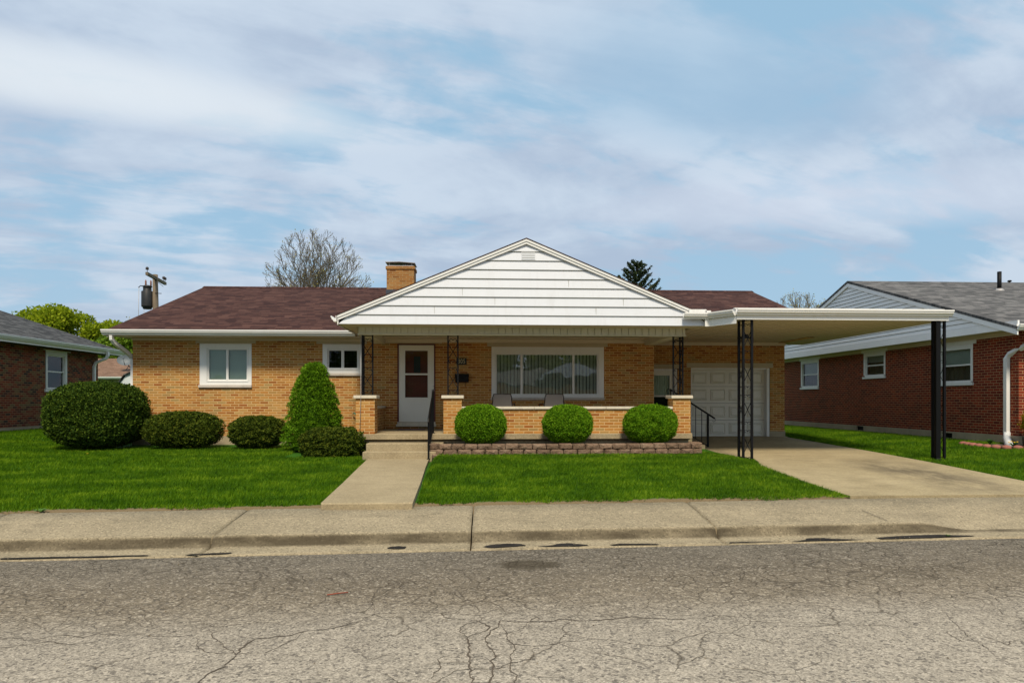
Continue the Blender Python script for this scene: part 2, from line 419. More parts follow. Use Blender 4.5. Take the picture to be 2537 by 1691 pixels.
def asphalt_mat():
    t = NT('asphalt'); p = t.pos(); P = t.sep(p)
    n0 = t.noise(p, .8, 4, .6)
    yy = t.math('ADD', P[1], t.math('ADD', t.math('MULTIPLY', t.math('SUBTRACT', n0, .5), .9), t.math('MULTIPLY', P[0], -.06)))
    base = t.ramp(t.map(yy, 3.5, 8.2), [(0, (.38,.332,.262)), (.36, (.335,.29,.226)), (.49, (.245,.203,.147)), (.62, (.205,.168,.12)), (.74, (.225,.187,.137)), (.9, (.25,.21,.155)), (1, (.25,.21,.155))])
    base = t.mix(1, base, t.ramp(t.noise(t.scale(p, (1, 2.2, 1)), 2.2, 6, .7), [(.3, .84), (.7, 1.14)]), 'MULTIPLY')
    v1 = t.vor(p, 95); c1 = t.sep(v1.outputs['Color'])
    v2 = t.vor(p, 48); c2 = t.sep(v2.outputs['Color'])
    c = t.mix(1, base, t.ramp(c1[0], [(0, .55), (.35, .86), (.7, 1.06), (.93, 1.2), (1, 1.6)]), 'MULTIPLY')
    c = t.mix(t.map(c2[1], .86, .92, 0, .55), c, (.5,.43,.33))
    c = t.mix(t.map(c2[2], .84, .92, 0, .6), c, (.07,.062,.055))
    # alligator cracks
    wv = t.addv(t.scale(p, (1, 1, 0)), t.scale(t.noisec(p, 2.6, 3), (.35, .35, 0)))
    def crack(sc, w, lo, hi, off):
        e = t.vor(t.addv(wv, off), sc, 'DISTANCE_TO_EDGE')
        wn = t.noise(p, 7, 3)
        m = t.map(t.math('DIVIDE', e.outputs['Distance'], t.map(wn, .3, .7, .5, 1.4)), 0, w, 1, 0)
        return t.math('MULTIPLY', m, t.map(t.noise(t.addv(p, off), .75, 3), lo, hi))
    zone = t.map(yy, 4.8, 5.8, .12, 1)
    fine = t.math('MULTIPLY', crack(4.4, .048, .36, .54, (3, 1, 0)), zone)
    fine2 = t.math('MULTIPLY', crack(9, .065, .42, .58, (8, 5, 0)), zone)
    big = crack(1.5, .014, .47, .56, (1, 7, 0))
    cr = t.math('MAXIMUM', t.math('MAXIMUM', t.math('MULTIPLY', fine, .9), t.math('MULTIPLY', fine2, .6)), t.math('MULTIPLY', big, .85), clamp=True)
    c = t.mix(t.math('MULTIPLY', cr, .85), c, (.07,.056,.040))
    # oil stain
    dx = t.math('DIVIDE', t.math('SUBTRACT', P[0], .55), .34); dy = t.math('DIVIDE', t.math('SUBTRACT', P[1], 7.17), .23)
    r = t.math('ADD', t.math('MULTIPLY', dx, dx), t.math('MULTIPLY', dy, dy))
    r = t.math('ADD', r, t.math('MULTIPLY', t.math('SUBTRACT', t.noise(p, 5, 4), .5), 1.8))
    c = t.mix(t.map(r, .5, 1.25, .75, 0), c, (.07,.055,.035))
    t.bump(t.math('SUBTRACT', t.math('ADD', c1[0], t.math('MULTIPLY', c2[0], .5)), t.math('MULTIPLY', cr, 2)), .7, .006)
    return t.fin(c, .98, .05)
M['asphalt'] = asphalt_mat()
# ================================================================ SETTING
def lerp(a, b, t): return a + (b-a)*t
def clamp(x, a=0., b=1.): return max(a, min(b, x))
def sst(x, a, b): t = clamp((x-a)/(b-a)); return t*t*(3-2*t)
def asp(x): return 7.95 + .052*x
def kerb(x): return 8.42 + .046*x
def back(x): return 9.64 + .06*min(x, 6.5) if x > -12 else 8.92
def gh(x, y):
    g = -1.47 + .0335*(clamp(y, 9.8, 20.5) - 9.8)
    g += .14*sst(y, 10.4, 14.3)*sst(x, -.98, -.78)*(1-.75*sst(x, 4.9, 6.0)) + .05*sst(y, 12, 15.5)*sst(-x, 1.9, 2.6)
    if x > 9.7: g = lerp(g, max(g, -1.07), sst(x, 9.7, 12.9)*sst(y, 10.5, 16.5))
    if x < -9.3: g = lerp(g, -.93, sst(-x, 9.3, 13.6)*sst(y, 11, 20))
    return g
# ground sheet: dips below the street, rises as the yards
xs = sorted(set([-400,-200,-110,-70,-45,-30,-24,-20] + [round(-17+.5*i, 2) for i in range(73)] + [22,26,32,45,70,110,200,400]))
ys = [-400,-200,-100,-60,-30,-15,-5,0,4,6,7.5] + [8.6, 8.9, 9.2] + [round(9.4+.2*i, 2) for i in range(14)] + [round(12.4+.5*i, 2) for i in range(24)] + [25,28,34,45,70,110,200,400]
V = []; F = []
for y in ys:
    for x in xs:
        e = back(x) + .02
        if y < -16: h = -1.62
        elif y < e: h = -1.86
        else: h = lerp(-1.49, gh(x, max(y, 9.8)), clamp((y-e)/.1)) - .012
        if 5.55 < x < 9.55 and 9.4 < y < 19.8: h -= .06
        V.append((x, y, h))
nx = len(xs)
for j in range(len(ys)-1):
    for i in range(nx-1): F.append((j*nx+i, j*nx+i+1, (j+1)*nx+i+1, (j+1)*nx+i))
tag(np_mesh('ground', V, F, M['ground'], smooth=True), kind='structure')
# street
xs2 = [-160,-60,-30] + [round(-20+1*i, 2) for i in range(41)] + [30,60,160]
V = []; F = []
prof = lambda x: [(-12, -1.72), (-6, -1.69), (-1, -1.66), (3, -1.68), (6, -1.71), (asp(x)-.03, -1.748), (asp(x)+.02, -1.80)]
for x in xs2:
    for y, h in prof(x): V.append((x, y, h))
n = 7
for i in range(len(xs2)-1):
    for k in range(n-1): F.append((i*n+k, (i+1)*n+k, (i+1)*n+k+1, i*n+k+1))
road = tag(np_mesh('road', V, F, M['asphalt'], smooth=True), kind='structure')

# kerb and sidewalk cast in slabs with open joints
joints = [-40, -30, -20, -15.3, -12.25, -9.2, -6.15, -3.12, -.06, 3.04, 8.45, 11.6, 14.7, 20, 30, 40]
def kprof(x):
    d = sst(x, 5.75, 6.55)*(1-sst(x, 9.6, 10.4))
    top = lerp(-1.60, -1.705, d)
    wave = .006*math.sin(x*3.1)+.004*math.sin(x*7.7+1)+.003*math.sin(x*23)+random.uniform(-.004,.004)
    a, k, b = asp(x), kerb(x), back(x)
    return [(a+wave, -1.90), (a+wave, -1.742), (a+.10, -1.738), (k-.125, -1.733), (k-.09, lerp(-1.722,-1.73,d)), (k-.055, lerp(-1.675,-1.722,d)), (k-.035, lerp(-1.628,-1.716,d)),
            (k-.012+wave*.5, lerp(-1.606,-1.712,d)), (k+.03, top), (k+.25, lerp(top, -1.48, .17)), (lerp(k,b,.6), lerp(top,-1.48,.6)), (b-.01, -1.485), (b, -1.495), (b, -1.90)]
mb = MB()
for i in range(len(joints)-1):
    a, b = joints[i]+.009, joints[i+1]-.009
    if i % 2: a += .002
    m = max(2, int((b-a)/.06)); rows = []
    for j in range(m+1):
        x = a + (b-a)*j/m
        skew = lambda y: (y-8.4)*.02
        e = .012 if j in (0, m) else 0
        rows.append([(x + skew(y), y, h-(e if h > -1.85 else 0)) for y, h in kprof(x)])
    n = len(rows[0]); v = [p for r in rows for p in r]
    f = [(p*n+q, (p+1)*n+q, (p+1)*n+q+1, p*n+q+1) for p in range(m) for q in range(n-1)]
    f += [tuple(range(n)), tuple(range(m*n, m*n+n))[::-1]]
    mb.add(v, f, True)
sw = tag(mb.build('sidewalk', M['sidewalk']), kind='structure')
mb = MB()
for x0, x1 in ((5.40, 5.412),):
    mb.add([(x0, 8.72, -1.585), (x1, 8.72, -1.585), (x1-.03, 9.25, -1.535), (x0-.03, 9.25, -1.535)], [(0,1,2,3)])
mb.build('joint_crack', M['crack'], sw)
tars = [[(-1.048,8.04),(-1.013,8.123),(-.906,8.151),(-.826,8.096),(-.81,8.027),(-.923,7.99)],
 [(.081,8.065),(.176,8.164),(.291,8.215),(.445,8.225),(.537,8.19),(.605,8.098),(.433,8.06),(.209,8.0)],
 [(.696,8.067),(.885,8.084),(.994,8.19),(1.132,8.215),(1.269,8.134),(1.37,8.076),(1.215,8.04),(.897,8.04)],
 [(1.585,8.091),(1.716,8.172),(1.807,8.15),(2.053,8.137),(2.235,8.101),(2.143,8.075),(1.686,8.06)],
 [(2.975,8.12),(3.149,8.167),(3.442,8.18),(3.719,8.176),(3.778,8.155),(3.403,8.14)],
 [(3.833,8.179),(4.073,8.234),(4.124,8.34),(4.357,8.37),(4.419,8.30),(4.578,8.267),(4.875,8.242),(4.52,8.20),(3.985,8.17)],
 [(5.015,8.315),(5.162,8.375),(5.563,8.455),(5.937,8.485),(6.113,8.435),(6.414,8.38),(5.817,8.30),(5.036,8.243)],
 [(-5.211,7.764),(-4.891,7.785),(-4.39,7.79),(-3.9,7.823),(-3.684,7.835),(-3.613,7.793),(-4.2,7.75),(-5.161,7.70)],
 [(-3.27,7.80),(-3.165,7.869),(-2.896,7.895),(-2.783,7.92),(-2.743,7.855),(-3.119,7.81)]]
mb = MB()
for poly in tars:
    # round the outline a little
    q = []
    for i in range(len(poly)):
        a, b = poly[i], poly[(i+1) % len(poly)]
        q += [(a[0]*.85+b[0]*.15, a[1]*.85+b[1]*.15), (a[0]*.2+b[0]*.8+random.uniform(-.03,.03), a[1]*.2+b[1]*.8+random.uniform(-.014,.014)), ((a[0]+b[0])/2+random.uniform(-.02,.02), (a[1]+b[1])/2+random.uniform(-.012,.012))]; q[-1], q[-2] = q[-2], q[-1]
    mb.add([(x, max(y, asp(x)+.012), -1.7295) for x, y in q], [tuple(range(len(q)))])
mb.build('tar_patch', M['tar'], sw)
# open cracks in the asphalt
cracks = [[(-0.283,4.31),(-0.273,4.397),(-0.241,4.446),(-0.242,4.565),(-0.262,4.636),(-0.221,4.676),(-0.158,4.701),(-0.094,4.727)],[(-0.03,3.9),(-0.026,4.249),(-0.042,4.397),(-0.036,4.555),(-0.056,4.725),(-0.052,4.908),(-0.06,5.055),(0.004,5.119),(0.082,5.185),(0.107,5.256),(0.029,5.39),(0.042,5.487)],[(0.06,3.9),(0.082,4.243),(0.104,4.364),(0.113,4.52),(0.093,4.575),(0.133,4.657),(0.114,4.761),(0.082,4.854),(0.067,4.998),(0.098,5.097),(0.106,5.184),(0.168,5.253),(0.192,5.42),(0.302,5.376),(0.413,5.37),(0.55,5.363),(0.693,5.414),(0.813,5.369),(0.99,5.379),(1.178,5.428),(1.245,5.444),(1.45,5.394),(1.67,5.362)],[(0.24,3.9),(0.233,4.235),(0.263,4.331),(0.217,4.409),(0.229,4.541),(0.229,4.652),(0.28,4.782),(0.268,4.875),(0.223,4.99),(0.234,5.107),(0.219,5.178),(0.188,5.307)],[(-0.044,4.652),(0.004,4.664),(0.057,4.647),(0.093,4.575)],[(-0.052,4.908),(0.004,4.953),(0.067,4.998)],[(0.111,4.44),(0.168,4.464),(0.229,4.541),(0.287,4.551),(0.364,4.589),(0.395,4.644),(0.395,4.776)],[(0.133,4.657),(0.178,4.713),(0.229,4.652)],[(-0.065,5.055),(-0.126,5.179),(-0.123,5.268),(-0.069,5.358),(0.029,5.39),(0.005,5.43),(-0.096,5.455),(-0.197,5.48),(-0.261,5.523),(-0.292,5.626),(-0.19,5.662),(-0.06,5.635)],[(-1.011,5.314),(-0.943,5.403),(-0.888,5.516),(-0.83,5.634),(-0.704,5.648),(-0.55,5.64),(-0.371,5.651),(-0.239,5.603)],[(0.216,5.108),(0.313,5.156),(0.368,5.26),(0.4,5.352),(0.486,5.484),(0.55,5.363)],[(0.224,4.893),(0.307,4.873),(0.395,4.837),(0.497,4.848),(0.605,4.905),(0.746,4.93),(0.863,4.94)],[(-0.047,4.397),(-0.006,4.447),(0.044,4.418),(0.104,4.364)],[(-1.74,3.9),(-1.718,4.32),(-1.715,4.436),(-1.674,4.535),(-1.651,4.64),(-1.638,4.751),(-1.657,4.87),(-1.644,4.993),(-1.619,5.088),(-1.555,5.101),(-1.484,5.131),(-1.377,5.159),(-1.313,5.225),(-1.226,5.255),(-1.115,5.285),(-0.896,5.479)],[(-1.653,4.796),(-1.756,4.905),(-1.847,5.035),(-1.955,5.172),(-2.032,5.315)],[(-1.632,4.794),(-1.55,4.805),(-1.463,4.8),(-1.413,4.887),(-1.359,5.009),(-1.313,5.088),(-1.308,5.207)],[(-3.481,5.186),(-3.388,5.197),(-3.23,5.14),(-3.167,5.219),(-3.048,5.247),(-2.89,5.188),(-2.833,5.27),(-2.642,5.208),(-2.519,5.236),(-2.296,5.173),(-2.106,5.18),(-2.018,5.279)],[(-3.359,5.005),(-3.223,5.044),(-3.105,5.117),(-2.908,5.043),(-2.755,5.083),(-2.68,5.193)],[(-1.674,4.826),(-1.761,4.801),(-1.887,4.852),(-1.992,4.979),(-2.032,5.11)],[(3.842,5.392),(3.752,5.189),(3.692,4.999),(3.612,4.79),(3.597,4.657),(3.549,4.503),(3.537,4.386),(3.525,4.274),(3.503,4.194)],[(3.542,4.97),(3.516,4.829),(3.54,4.726),(3.574,4.675)],[(3.748,4.852),(3.78,4.781),(3.786,4.68),(3.912,4.774),(3.998,4.787)],[(1.516,5.387),(1.674,5.379),(1.825,5.392),(1.948,5.47),(2.039,5.423),(2.191,5.394),(2.237,5.309),(2.29,5.187),(2.434,5.16),(2.578,5.133),(2.825,5.178),(3.006,5.149),(3.185,5.14),(3.279,5.04)],[(2.191,5.394),(2.315,5.429),(2.439,5.402),(2.575,5.458)],[(0.056,7.237),(0.126,7.446),(0.201,7.668)],[(-0.634,6.821),(-0.69,6.764),(-0.769,6.651),(-0.89,6.435),(-0.918,6.229),(-0.93,5.942)],[(-0.926,6.28),(-0.889,5.94),(-0.824,5.633)]]
def road_h(y):
    for (y0, h0), (y1, h1) in zip([(-12,-1.72),(-6,-1.69),(-1,-1.66),(3,-1.68),(6,-1.71)], [(-6,-1.69),(-1,-1.66),(3,-1.68),(6,-1.71),(8,-1.75)]):
        if y0 <= y <= y1: return lerp(h0, h1, (y-y0)/(y1-y0))
    return -1.75
mb = MB()
for c in cracks:
    c = [(x*.957 if 0 else x, y) for x, y in c]
    # the points above were read for a street 1.75 m below the eye; move them onto the crowned surface
    pts = []
    for x, y in c:
        k = abs(road_h(y*.965))/1.75; pts.append(Vector((x*k, y*k, 0)))
    fine = [pts[0]]
    for a, b in zip(pts, pts[1:]):
        m = max(2, int((b-a).length/.03))
        for j in range(1, m+1):
            q = a.lerp(b, j/m)
            if j < m: q += Vector((random.gauss(0, .006), random.gauss(0, .006), 0))
            fine.append(q)
    w0 = .0028 if c[0][1] < 5.2 else .002
    if c[0][0] in (-0.03, 0.06, -1.74): w0 = .005
    L1 = []; R1 = []
    for i, p in enumerate(fine):
        t = (fine[min(i+1, len(fine)-1)] - fine[max(i-1, 0)]).normalized(); nrm = Vector((-t.y, t.x, 0))
        w = w0*random.uniform(.4, 1.5)
        if i > len(fine)-5: w *= .4
        h = road_h(p.y) + .004
        L1.append((p.x+nrm.x*w, p.y+nrm.y*w, h)); R1.append((p.x-nrm.x*w, p.y-nrm.y*w, h))
    k = len(fine)
    mb.add(L1+R1, [(i, i+1, k+i+1, k+i) for i in range(k-1)])
mb.build('crack', M['crack'], road)

# walk, driveway
def slabstrip(mb, rows, th):
    # rows: list of (xl, xr, y, h)
    n = len(rows); v = []
    for xl, xr, y, h in rows: v += [(xl, y, h), (xr, y, h), (xr, y, h-th), (xl, y, h-th)]
    f = []
    for i in range(n-1):
        a, b = 4*i, 4*i+4
        f += [(a, a+1, b+1, b), (a+1, a+2, b+2, b+1), (a+2, a+3, b+3, b+2), (a+3, a, b, b+3)]
    f += [(0, 3, 2, 1), (4*n-4, 4*n-3, 4*n-2, 4*n-1)]
    mb.add(v, f)
mb = MB()
slabstrip(mb, [(-2.11,-.88,9.43,-1.425),(-2.12,-.87,9.45,-1.408),(-2.17,-.91,11.3,-1.345),(-2.24,-.97,13.2,-1.282),(-2.29,-1.0,14.56,-1.245)], .16)
tag(mb.build('front_walk', M['walk']), kind='structure')
mb = MB()
dl = lambda y: 5.62 if y < 13.2 else lerp(5.62, 5.95, sst(y, 13.2, 14.3)) if y < 14.4 else lerp(5.95, 4.75, sst(y, 14.4, 15.3)) if y < 15.4 else 4.75
ysd = [10.03,10.5,11.2,12,12.8,13.2,13.5,13.8,14.0]
dr = lambda y: lerp(9.5, 9.38, clamp((y-10)/6)) if y < 16 else lerp(9.38, 9.12, clamp((y-16)/3.6))
slabstrip(mb, [(dl(y)+.06*max(0, 10.6-y), dr(y)+max(0, (10.8-y))*.12, y + (.02 if y < 10.2 else 0), gh(7, y)+.012) for y in ysd], .12)
slabstrip(mb, [(dl(y), dr(y), y, gh(7, y)+.012) for y in [14.012,14.3,14.5,14.7,14.9,15.1,15.3,15.6,16.5,18,19,19.84]], .12)
slabstrip(mb, [(5.5, 9.25, 19.84, gh(7,19.84)+.013), (5.5, 9.25, 21.0, gh(7,20)+.02)], .12)
tag(mb.build('driveway', M['driveway']), kind='structure')
def in_paved(x, y):
    m = np.zeros(x.shape, bool)
    m |= (y < 9.64+.06*np.minimum(x, 6.5) + .17 - .12*np.clip(x-3.2, 0, 1) + .06*np.sin(x*2.3+1) + .05*np.sin(x*5.3) + .03*np.sin(x*17) + .02*np.sin(x*41) + RNG.normal(size=x.shape)*.025)
    m |= (x > -2.16-.03*(y-9.4)) & (x < -.83-.03*(y-9.4)) & (y < 15.3)
    dlx = np.where(y < 13.2, 5.60, np.where(y < 14.4, 5.60+.33*np.clip((y-13.2)/1.1, 0, 1), np.where(y < 15.4, 5.93-1.2*np.clip((y-14.4)/.9, 0, 1), 4.72)))
    dlx = dlx + np.where(y < 10.6, .10*(10.6-y), 0)
    drx = np.where(y < 16, 9.52-.02*(y-10), 9.40-.07*(y-16)) + np.maximum(0, 10.8-y)*.12
    m |= (x > dlx) & (x < drx) & (y < 19.9)
    m |= (x > -8.85) & (x < 9.2) & (y > 17.85)          # brick house
    m |= (x > -9.0) & (x < -2.3) & (y > 17.0)           # bed under the shrubs
    m |= (x > -4.2) & (x < -2.3) & (y > 15.0)
    m |= (x > -1.0) & (x < 4.95) & (y > 14.42)          # planter and porch
    m |= (x < -13.75) & (y > 15) & (y < 25.9)
    m |= (x > 12.85) & (y > 15.55)
    m |= (x > 11.9) & (y > 14.85) & (y < 15.9)
    return m

# ================================================================ THE TAN BRICK HOUSE
house = thing('brick_house', 'low tan brick house with a white front gable, brown roof and flat carport', 'house', (0, 18, -1.17))
W = 18.0; G = 19.85
def wall_panel(mb, a0, a1, z0, z1, d0, d1, holes, axis='x'):
    xs = sorted(set([a0, a1] + [h[0] for h in holes] + [h[1] for h in holes]))
    for i in range(len(xs)-1):
        p, q = xs[i], xs[i+1]
        hs = sorted([(h[2], h[3]) for h in holes if h[0] <= p+1e-6 and h[1] >= q-1e-6])
        z = z0
        for lo, hi in hs + [(z1, z1)]:
            if lo > z + 1e-6:
                if axis == 'x': mb.box(p, q, d0, d1, z, lo)
                else: mb.box(d0, d1, p, q, z, lo)
            z = hi
mb = MB()
W1 = (-7.117, -5.805, .32, 1.45); W2 = (-3.99, -2.98, .63, 1.45); DR = (-2.06, -1.07, -.66, 1.47); BW = (.403, 3.389, 0, 1.40)
wall_panel(mb, -8.80, 4.737, -.93, 1.68, W, W+.22, [W1, W2, DR, BW])
GD = (6.33, 8.70, -1.30, .945); SD = (4.96, 5.93, -1.30, .92)
mb.box(-8.80, -8.58, W+.22, 28.8, -.93, 1.68)
mb.box(4.517, 4.737, W+.22, G, -.93, 1.68)
wall_panel(mb, 4.517, 9.157, -.93, 1.68, G, G+.22, [GD, SD])
mb.box(8.937, 9.157, G+.22, 28.8, -.93, 1.68)
mb.box(-8.80, 9.157, 28.8, 29.02, -.93, 1.68)
# gable triangles of the end walls
for x0 in (-8.797, 8.94): mb.prism([(18.0, 1.68), (28.8, 1.68), (23.4, 3.52)], 'x', x0, x0+.21)
mb.build('wall', M['tan_brick'], house)
mb = MB()
mb.box(-8.815, 4.752, W-.015, W+.2, -1.35, -.93)
mb.box(-8.815, -8.56, W+.2, 28.8, -1.35, -.93)
mb.box(4.50, 4.752, W+.2, G, -1.35, -.93)
mb.box(4.752, 4.96, G-.015, G+.2, -1.35, -.93); mb.box(5.93, 6.33, G-.015, G+.2, -1.35, -.93); mb.box(8.70, 9.172, G-.015, G+.2, -1.35, -.93)
mb.box(8.9, 9.172, G+.2, 28.8, -1.35, -.93)
mb.build('foundation', M['block_found'], house)
# dark interior so that panes do not look through the house
mb = MB()
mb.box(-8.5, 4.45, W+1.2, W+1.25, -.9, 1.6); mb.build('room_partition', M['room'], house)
# main roof (gable ends left and right, ridge along the street)
mb = MB()
rx0, rx1 = -9.1, 9.62
sec = [(17.36, 1.745), (23.4, 3.785), (29.44, 1.745), (29.44, 1.66), (23.4, 3.69), (17.36, 1.66)]
mb.prism(sec, 'x', rx0, 5.10)
mb.prism([(18.4, 2.096), (23.4, 3.785), (29.44, 1.745), (29.44, 1.66), (23.4, 3.69), (18.4, 2.01)], 'x', 5.10, rx1)
roof = mb.build('roof', M['brown_shingle'], house)
mb = MB(); mb.prism([(23.22, 3.735), (23.4, 3.81), (23.58, 3.735)], 'x', rx0-.01, rx1+.01); mb.build('ridge_cap', M['brown_shingle_side'], roof)
mb = MB()
mb.box(-9.06, 4.75, 17.4, 18.0, 1.585, 1.605)       # soffit
mb.box(-8.80, 4.737, 17.965, 17.998, 1.52, 1.60)      # frieze
mb.prism([(17.36, 1.55), (17.36, 1.73), (23.4, 3.77), (29.44, 1.73), (29.44, 1.55), (23.4, 3.60)], 'x', rx0-.015, rx0+.005)
mb.prism([(18.4, 1.90), (18.4, 2.08), (23.4, 3.77), (29.44, 1.73), (29.44, 1.55), (23.4, 3.60)], 'x', rx1-.005, rx1+.015)
mb.box(5.1, 9.6, 18.42, 18.45, 1.882, 2.03)
mb.box(-9.06, -8.8, 18.0, 28.8, 1.585, 1.605)
mb.build('soffit', M['soffit'], house)
def gutter_prof(s=1):
    # (depth outwards, height) ogee section
    return [(0, 0), (.055, 0), (.07, .03), (.10, .055), (.105, .085), (.12, .095), (.12, .125), (.105, .125), (.10, .11), (.02, .03), (.015, .125), (0, .125)]
def gutter_x(mb, x0, x1, y, z):
    mb.prism([(y - d, z + h) for d, h in gutter_prof()], 'x', x0, x1)
def gutter_y(mb, y0, y1, x, z, s):
    mb.prism([(x + s*d, z + h) for d, h in gutter_prof()], 'y', y0, y1)
mb = MB(); gutter_x(mb, -9.21, -3.04, 17.37, 1.61); mb.box(-9.21, -3.04, 17.37, 17.39, 1.59, 1.74)
mb.build('gutter', M['white_trim'], house)
mb = MB()
mb.tube([(-9.0,17.36,1.60),(-9.0,17.37,1.50),(-8.98,17.45,1.42),(-8.87,17.95,1.17),(-8.85,18.06,1.08),(-8.85,18.10,.9),(-8.85,18.10,-1.05)], .04, rect=(.095,.07), up=(1,0,0))
mb.build('downspout', M['white_trim'], house)
# chimney
mb = MB(); mb.bbox(-2.88, -2.0, 22.15, 22.85, 3.15, 4.20, .006); mb.bbox(-2.91, -1.97, 22.12, 22.88, 4.20, 4.30, .01)
ch = mb.build('chimney', M['chimney_brick'], house)
mb = MB(); mb.prism([(22.135, 3.25), (22.135, 3.545), (22.4, 3.60), (22.865, 3.60), (22.865, 3.3)], 'x', -2.90, -1.98); mb.build('flashing', M['flashing'], ch)
mb = MB(); mb.box(-2.86, -2.02, 22.17, 22.83, 4.295, 4.325)
for x in (-2.80, -2.08): mb.box(x-.012, x+.012, 22.2, 22.22, 4.325, 4.42); mb.box(x-.012, x+.012, 22.78, 22.8, 4.325, 4.42)
mb.box(-2.78, -2.45, 22.3, 22.7, 4.325, 4.37); mb.box(-2.4, -2.12, 22.3, 22.7, 4.325, 4.38)
mb.prism([(-2.92,4.42),(-2.46,4.435),(-1.97,4.40),(-1.97,4.412),(-2.46,4.45),(-2.92,4.44)], 'y', 22.12, 22.88)
mb.build('chimney_cap', M['galv'], ch)

# ---- porch gable
AX, AZ, GY, SL = 1.08, 3.45, 14.75, .415
def gz(x): return AZ - SL*abs(x-AX)
def gx(z): return (AZ - z)/SL
ZB = 1.615; XL = -2.93; XR = 5.09
mb = MB()
zt = ZB; lv = [ZB] + [ZB + .205 + .1975*k for k in range(9)]
lv = [z for z in lv if z < AZ-.10] + [AZ-.065]
for a, b in zip(lv, lv[1:]):
    ia = .06
    def xr(z): return (max(XL+.0, AX-gx(z+ia)), min(XR, AX+gx(z+ia)))
    (l0, r0), (l1, r1) = xr(a), xr(b)
    y0, y1 = GY-.026, GY-.002
    mb.add([(l0,y0,a+.006),(r0,y0,a+.006),(r1,y1,b+.006),(l1,y1,b+.006),(l0,GY+.03,a+.006),(r0,GY+.03,a+.006),(r1,GY+.03,b+.006),(l1,GY+.03,b+.006)],
           [(0,1,2,3),(1,0,4,5),(4,7,6,5),(0,3,7,4),(1,5,6,2)])
    # shade line under each board is painted as the grey strips below
gab = mb.build('gable_siding', M['white_siding'], house)
mb = MB()
for b in lv[1:-1]:
    l, r = max(XL, AX-gx(b+.06)), min(XR, AX+gx(b+.06)); mb.box(l, r, GY-.0205, GY-.004, b-.006, b+.0055)
for x, z0 in ((-.9,1.82),(2.6,1.82),(.4,2.015),(3.2,2.015),(-.3,2.21),(2.0,2.41)): mb.box(x, x+.005, GY-.0235, GY-.004, z0+.008, z0+.19)
mb.build('siding_shade_joint', paint('line_grey', (.26,.26,.21), .9, .05), gab)
mb = MB()
mb = MB()
mb.box(.975, 1.275, GY-.033, GY-.02, 3.03, 3.19)
vent = mb.build('gable_vent', M['white_siding'], gab)
mb = MB()
for k in range(3): mb.box(.985, 1.265, GY-.036, GY-.0325, 3.065+.05*k, 3.073+.05*k)
mb.build('vent_slot', bpy.data.materials['line_grey'], vent)
# rake boards + shingles
mb = MB()
for s in (-1, 1):
    xe = XL-.02 if s < 0 else XR+.02
    o = lambda x, z: (x, z)
    mb.prism([(AX, AZ+.0), (xe, gz(xe)), (xe, gz(xe)-.085), (AX, AZ-.085)] if s < 0 else [(AX, AZ-.085), (xe, gz(xe)-.085), (xe, gz(xe)), (AX, AZ)], 'y', GY-.06, GY-.03)
    mb.prism([(AX, AZ+.022), (xe, gz(xe)+.022), (xe, gz(xe)-.03), (AX, AZ-.03)] if s < 0 else [(AX, AZ-.03), (xe, gz(xe)-.03), (xe, gz(xe)+.022), (AX, AZ+.022)], 'y', GY-.078, GY-.0605)
mb.box(XL-.02, XL, GY-.05, GY+.02, ZB, gz(XL)-.02)
mb.build('rake_trim', M['white_trim'], gab)
mb = MB()
for s in (-1, 1):
    xe = XL-.03 if s < 0 else XR+.03; ze = gz(xe)
    yb = 17.4 + (ze-1.76)/.337; yr = 17.4 + (AZ+.03-1.76)/.337
    v = [(AX, GY-.09, AZ+.04), (xe, GY-.09, ze+.04), (xe, yb+.3, ze+.04), (AX, yr+.3, AZ+.04)]
    v2 = [(x, y, z-.016) for x, y, z in v]
    mb.add(v+v2, [(0,1,2,3),(7,6,5,4),(0,4,5,1),(1,5,6,2),(3,2,6,7),(0,3,7,4)])
mb.build('porch_roof', M['brown_shingle_side'], house)
mb = MB(); gutter_y(mb, GY-.08, 17.36, XL-.035, 1.66, -1); mb.box(XL-.035, XL-.02, GY, 17.36, 1.60, 1.79); mb.build('gutter', M['white_trim'], house)
# soffit between gable face and beam, porch ceiling
mb = MB()
mb.box(XL, XR, GY+.032, 15.30, 1.618, 1.632)
mb.box(XL, -2.66, 15.30, 17.99, 1.625, 1.64)
mb.box(-2.66, 4.80, 15.50, 17.995, 1.655, 1.67)
mb.box(-2.37, 4.49, 17.93, 17.96, 1.50, 1.655)
for i in range(44):
    mb.box(-2.3+i*.155, -2.292+i*.155, 15.6, 17.9, 1.650, 1.6545)
mb.build('porch_ceiling', M['soffit'], house)
mb = MB()
x = -2.60
while x < 4.74:
    x2 = min(4.755, x+.153); mb.box(x+.007, x2-.007, 15.30, 15.332, 1.478, 1.648); x += .155
mb.box(-2.60, 4.755, 15.326, 15.50, 1.47, 1.652)
mb.box(-2.615, 4.77, 15.285, 15.51, 1.445, 1.472)
mb.box(-2.66, -2.38, 15.515, 17.99, 1.455, 1.65); mb.box(4.48, 4.755, 15.515, 17.99, 1.455, 1.65)
mb.build('porch_beam', M['beam_paint'], house)
mb = MB(); mb.lathe((1.27, 16.9, 1.625), [(.0, 0), (.09, 0), (.11, .015), (.12, .03)], 16); mb.build('ceiling_light', M['frame_brown'], house)
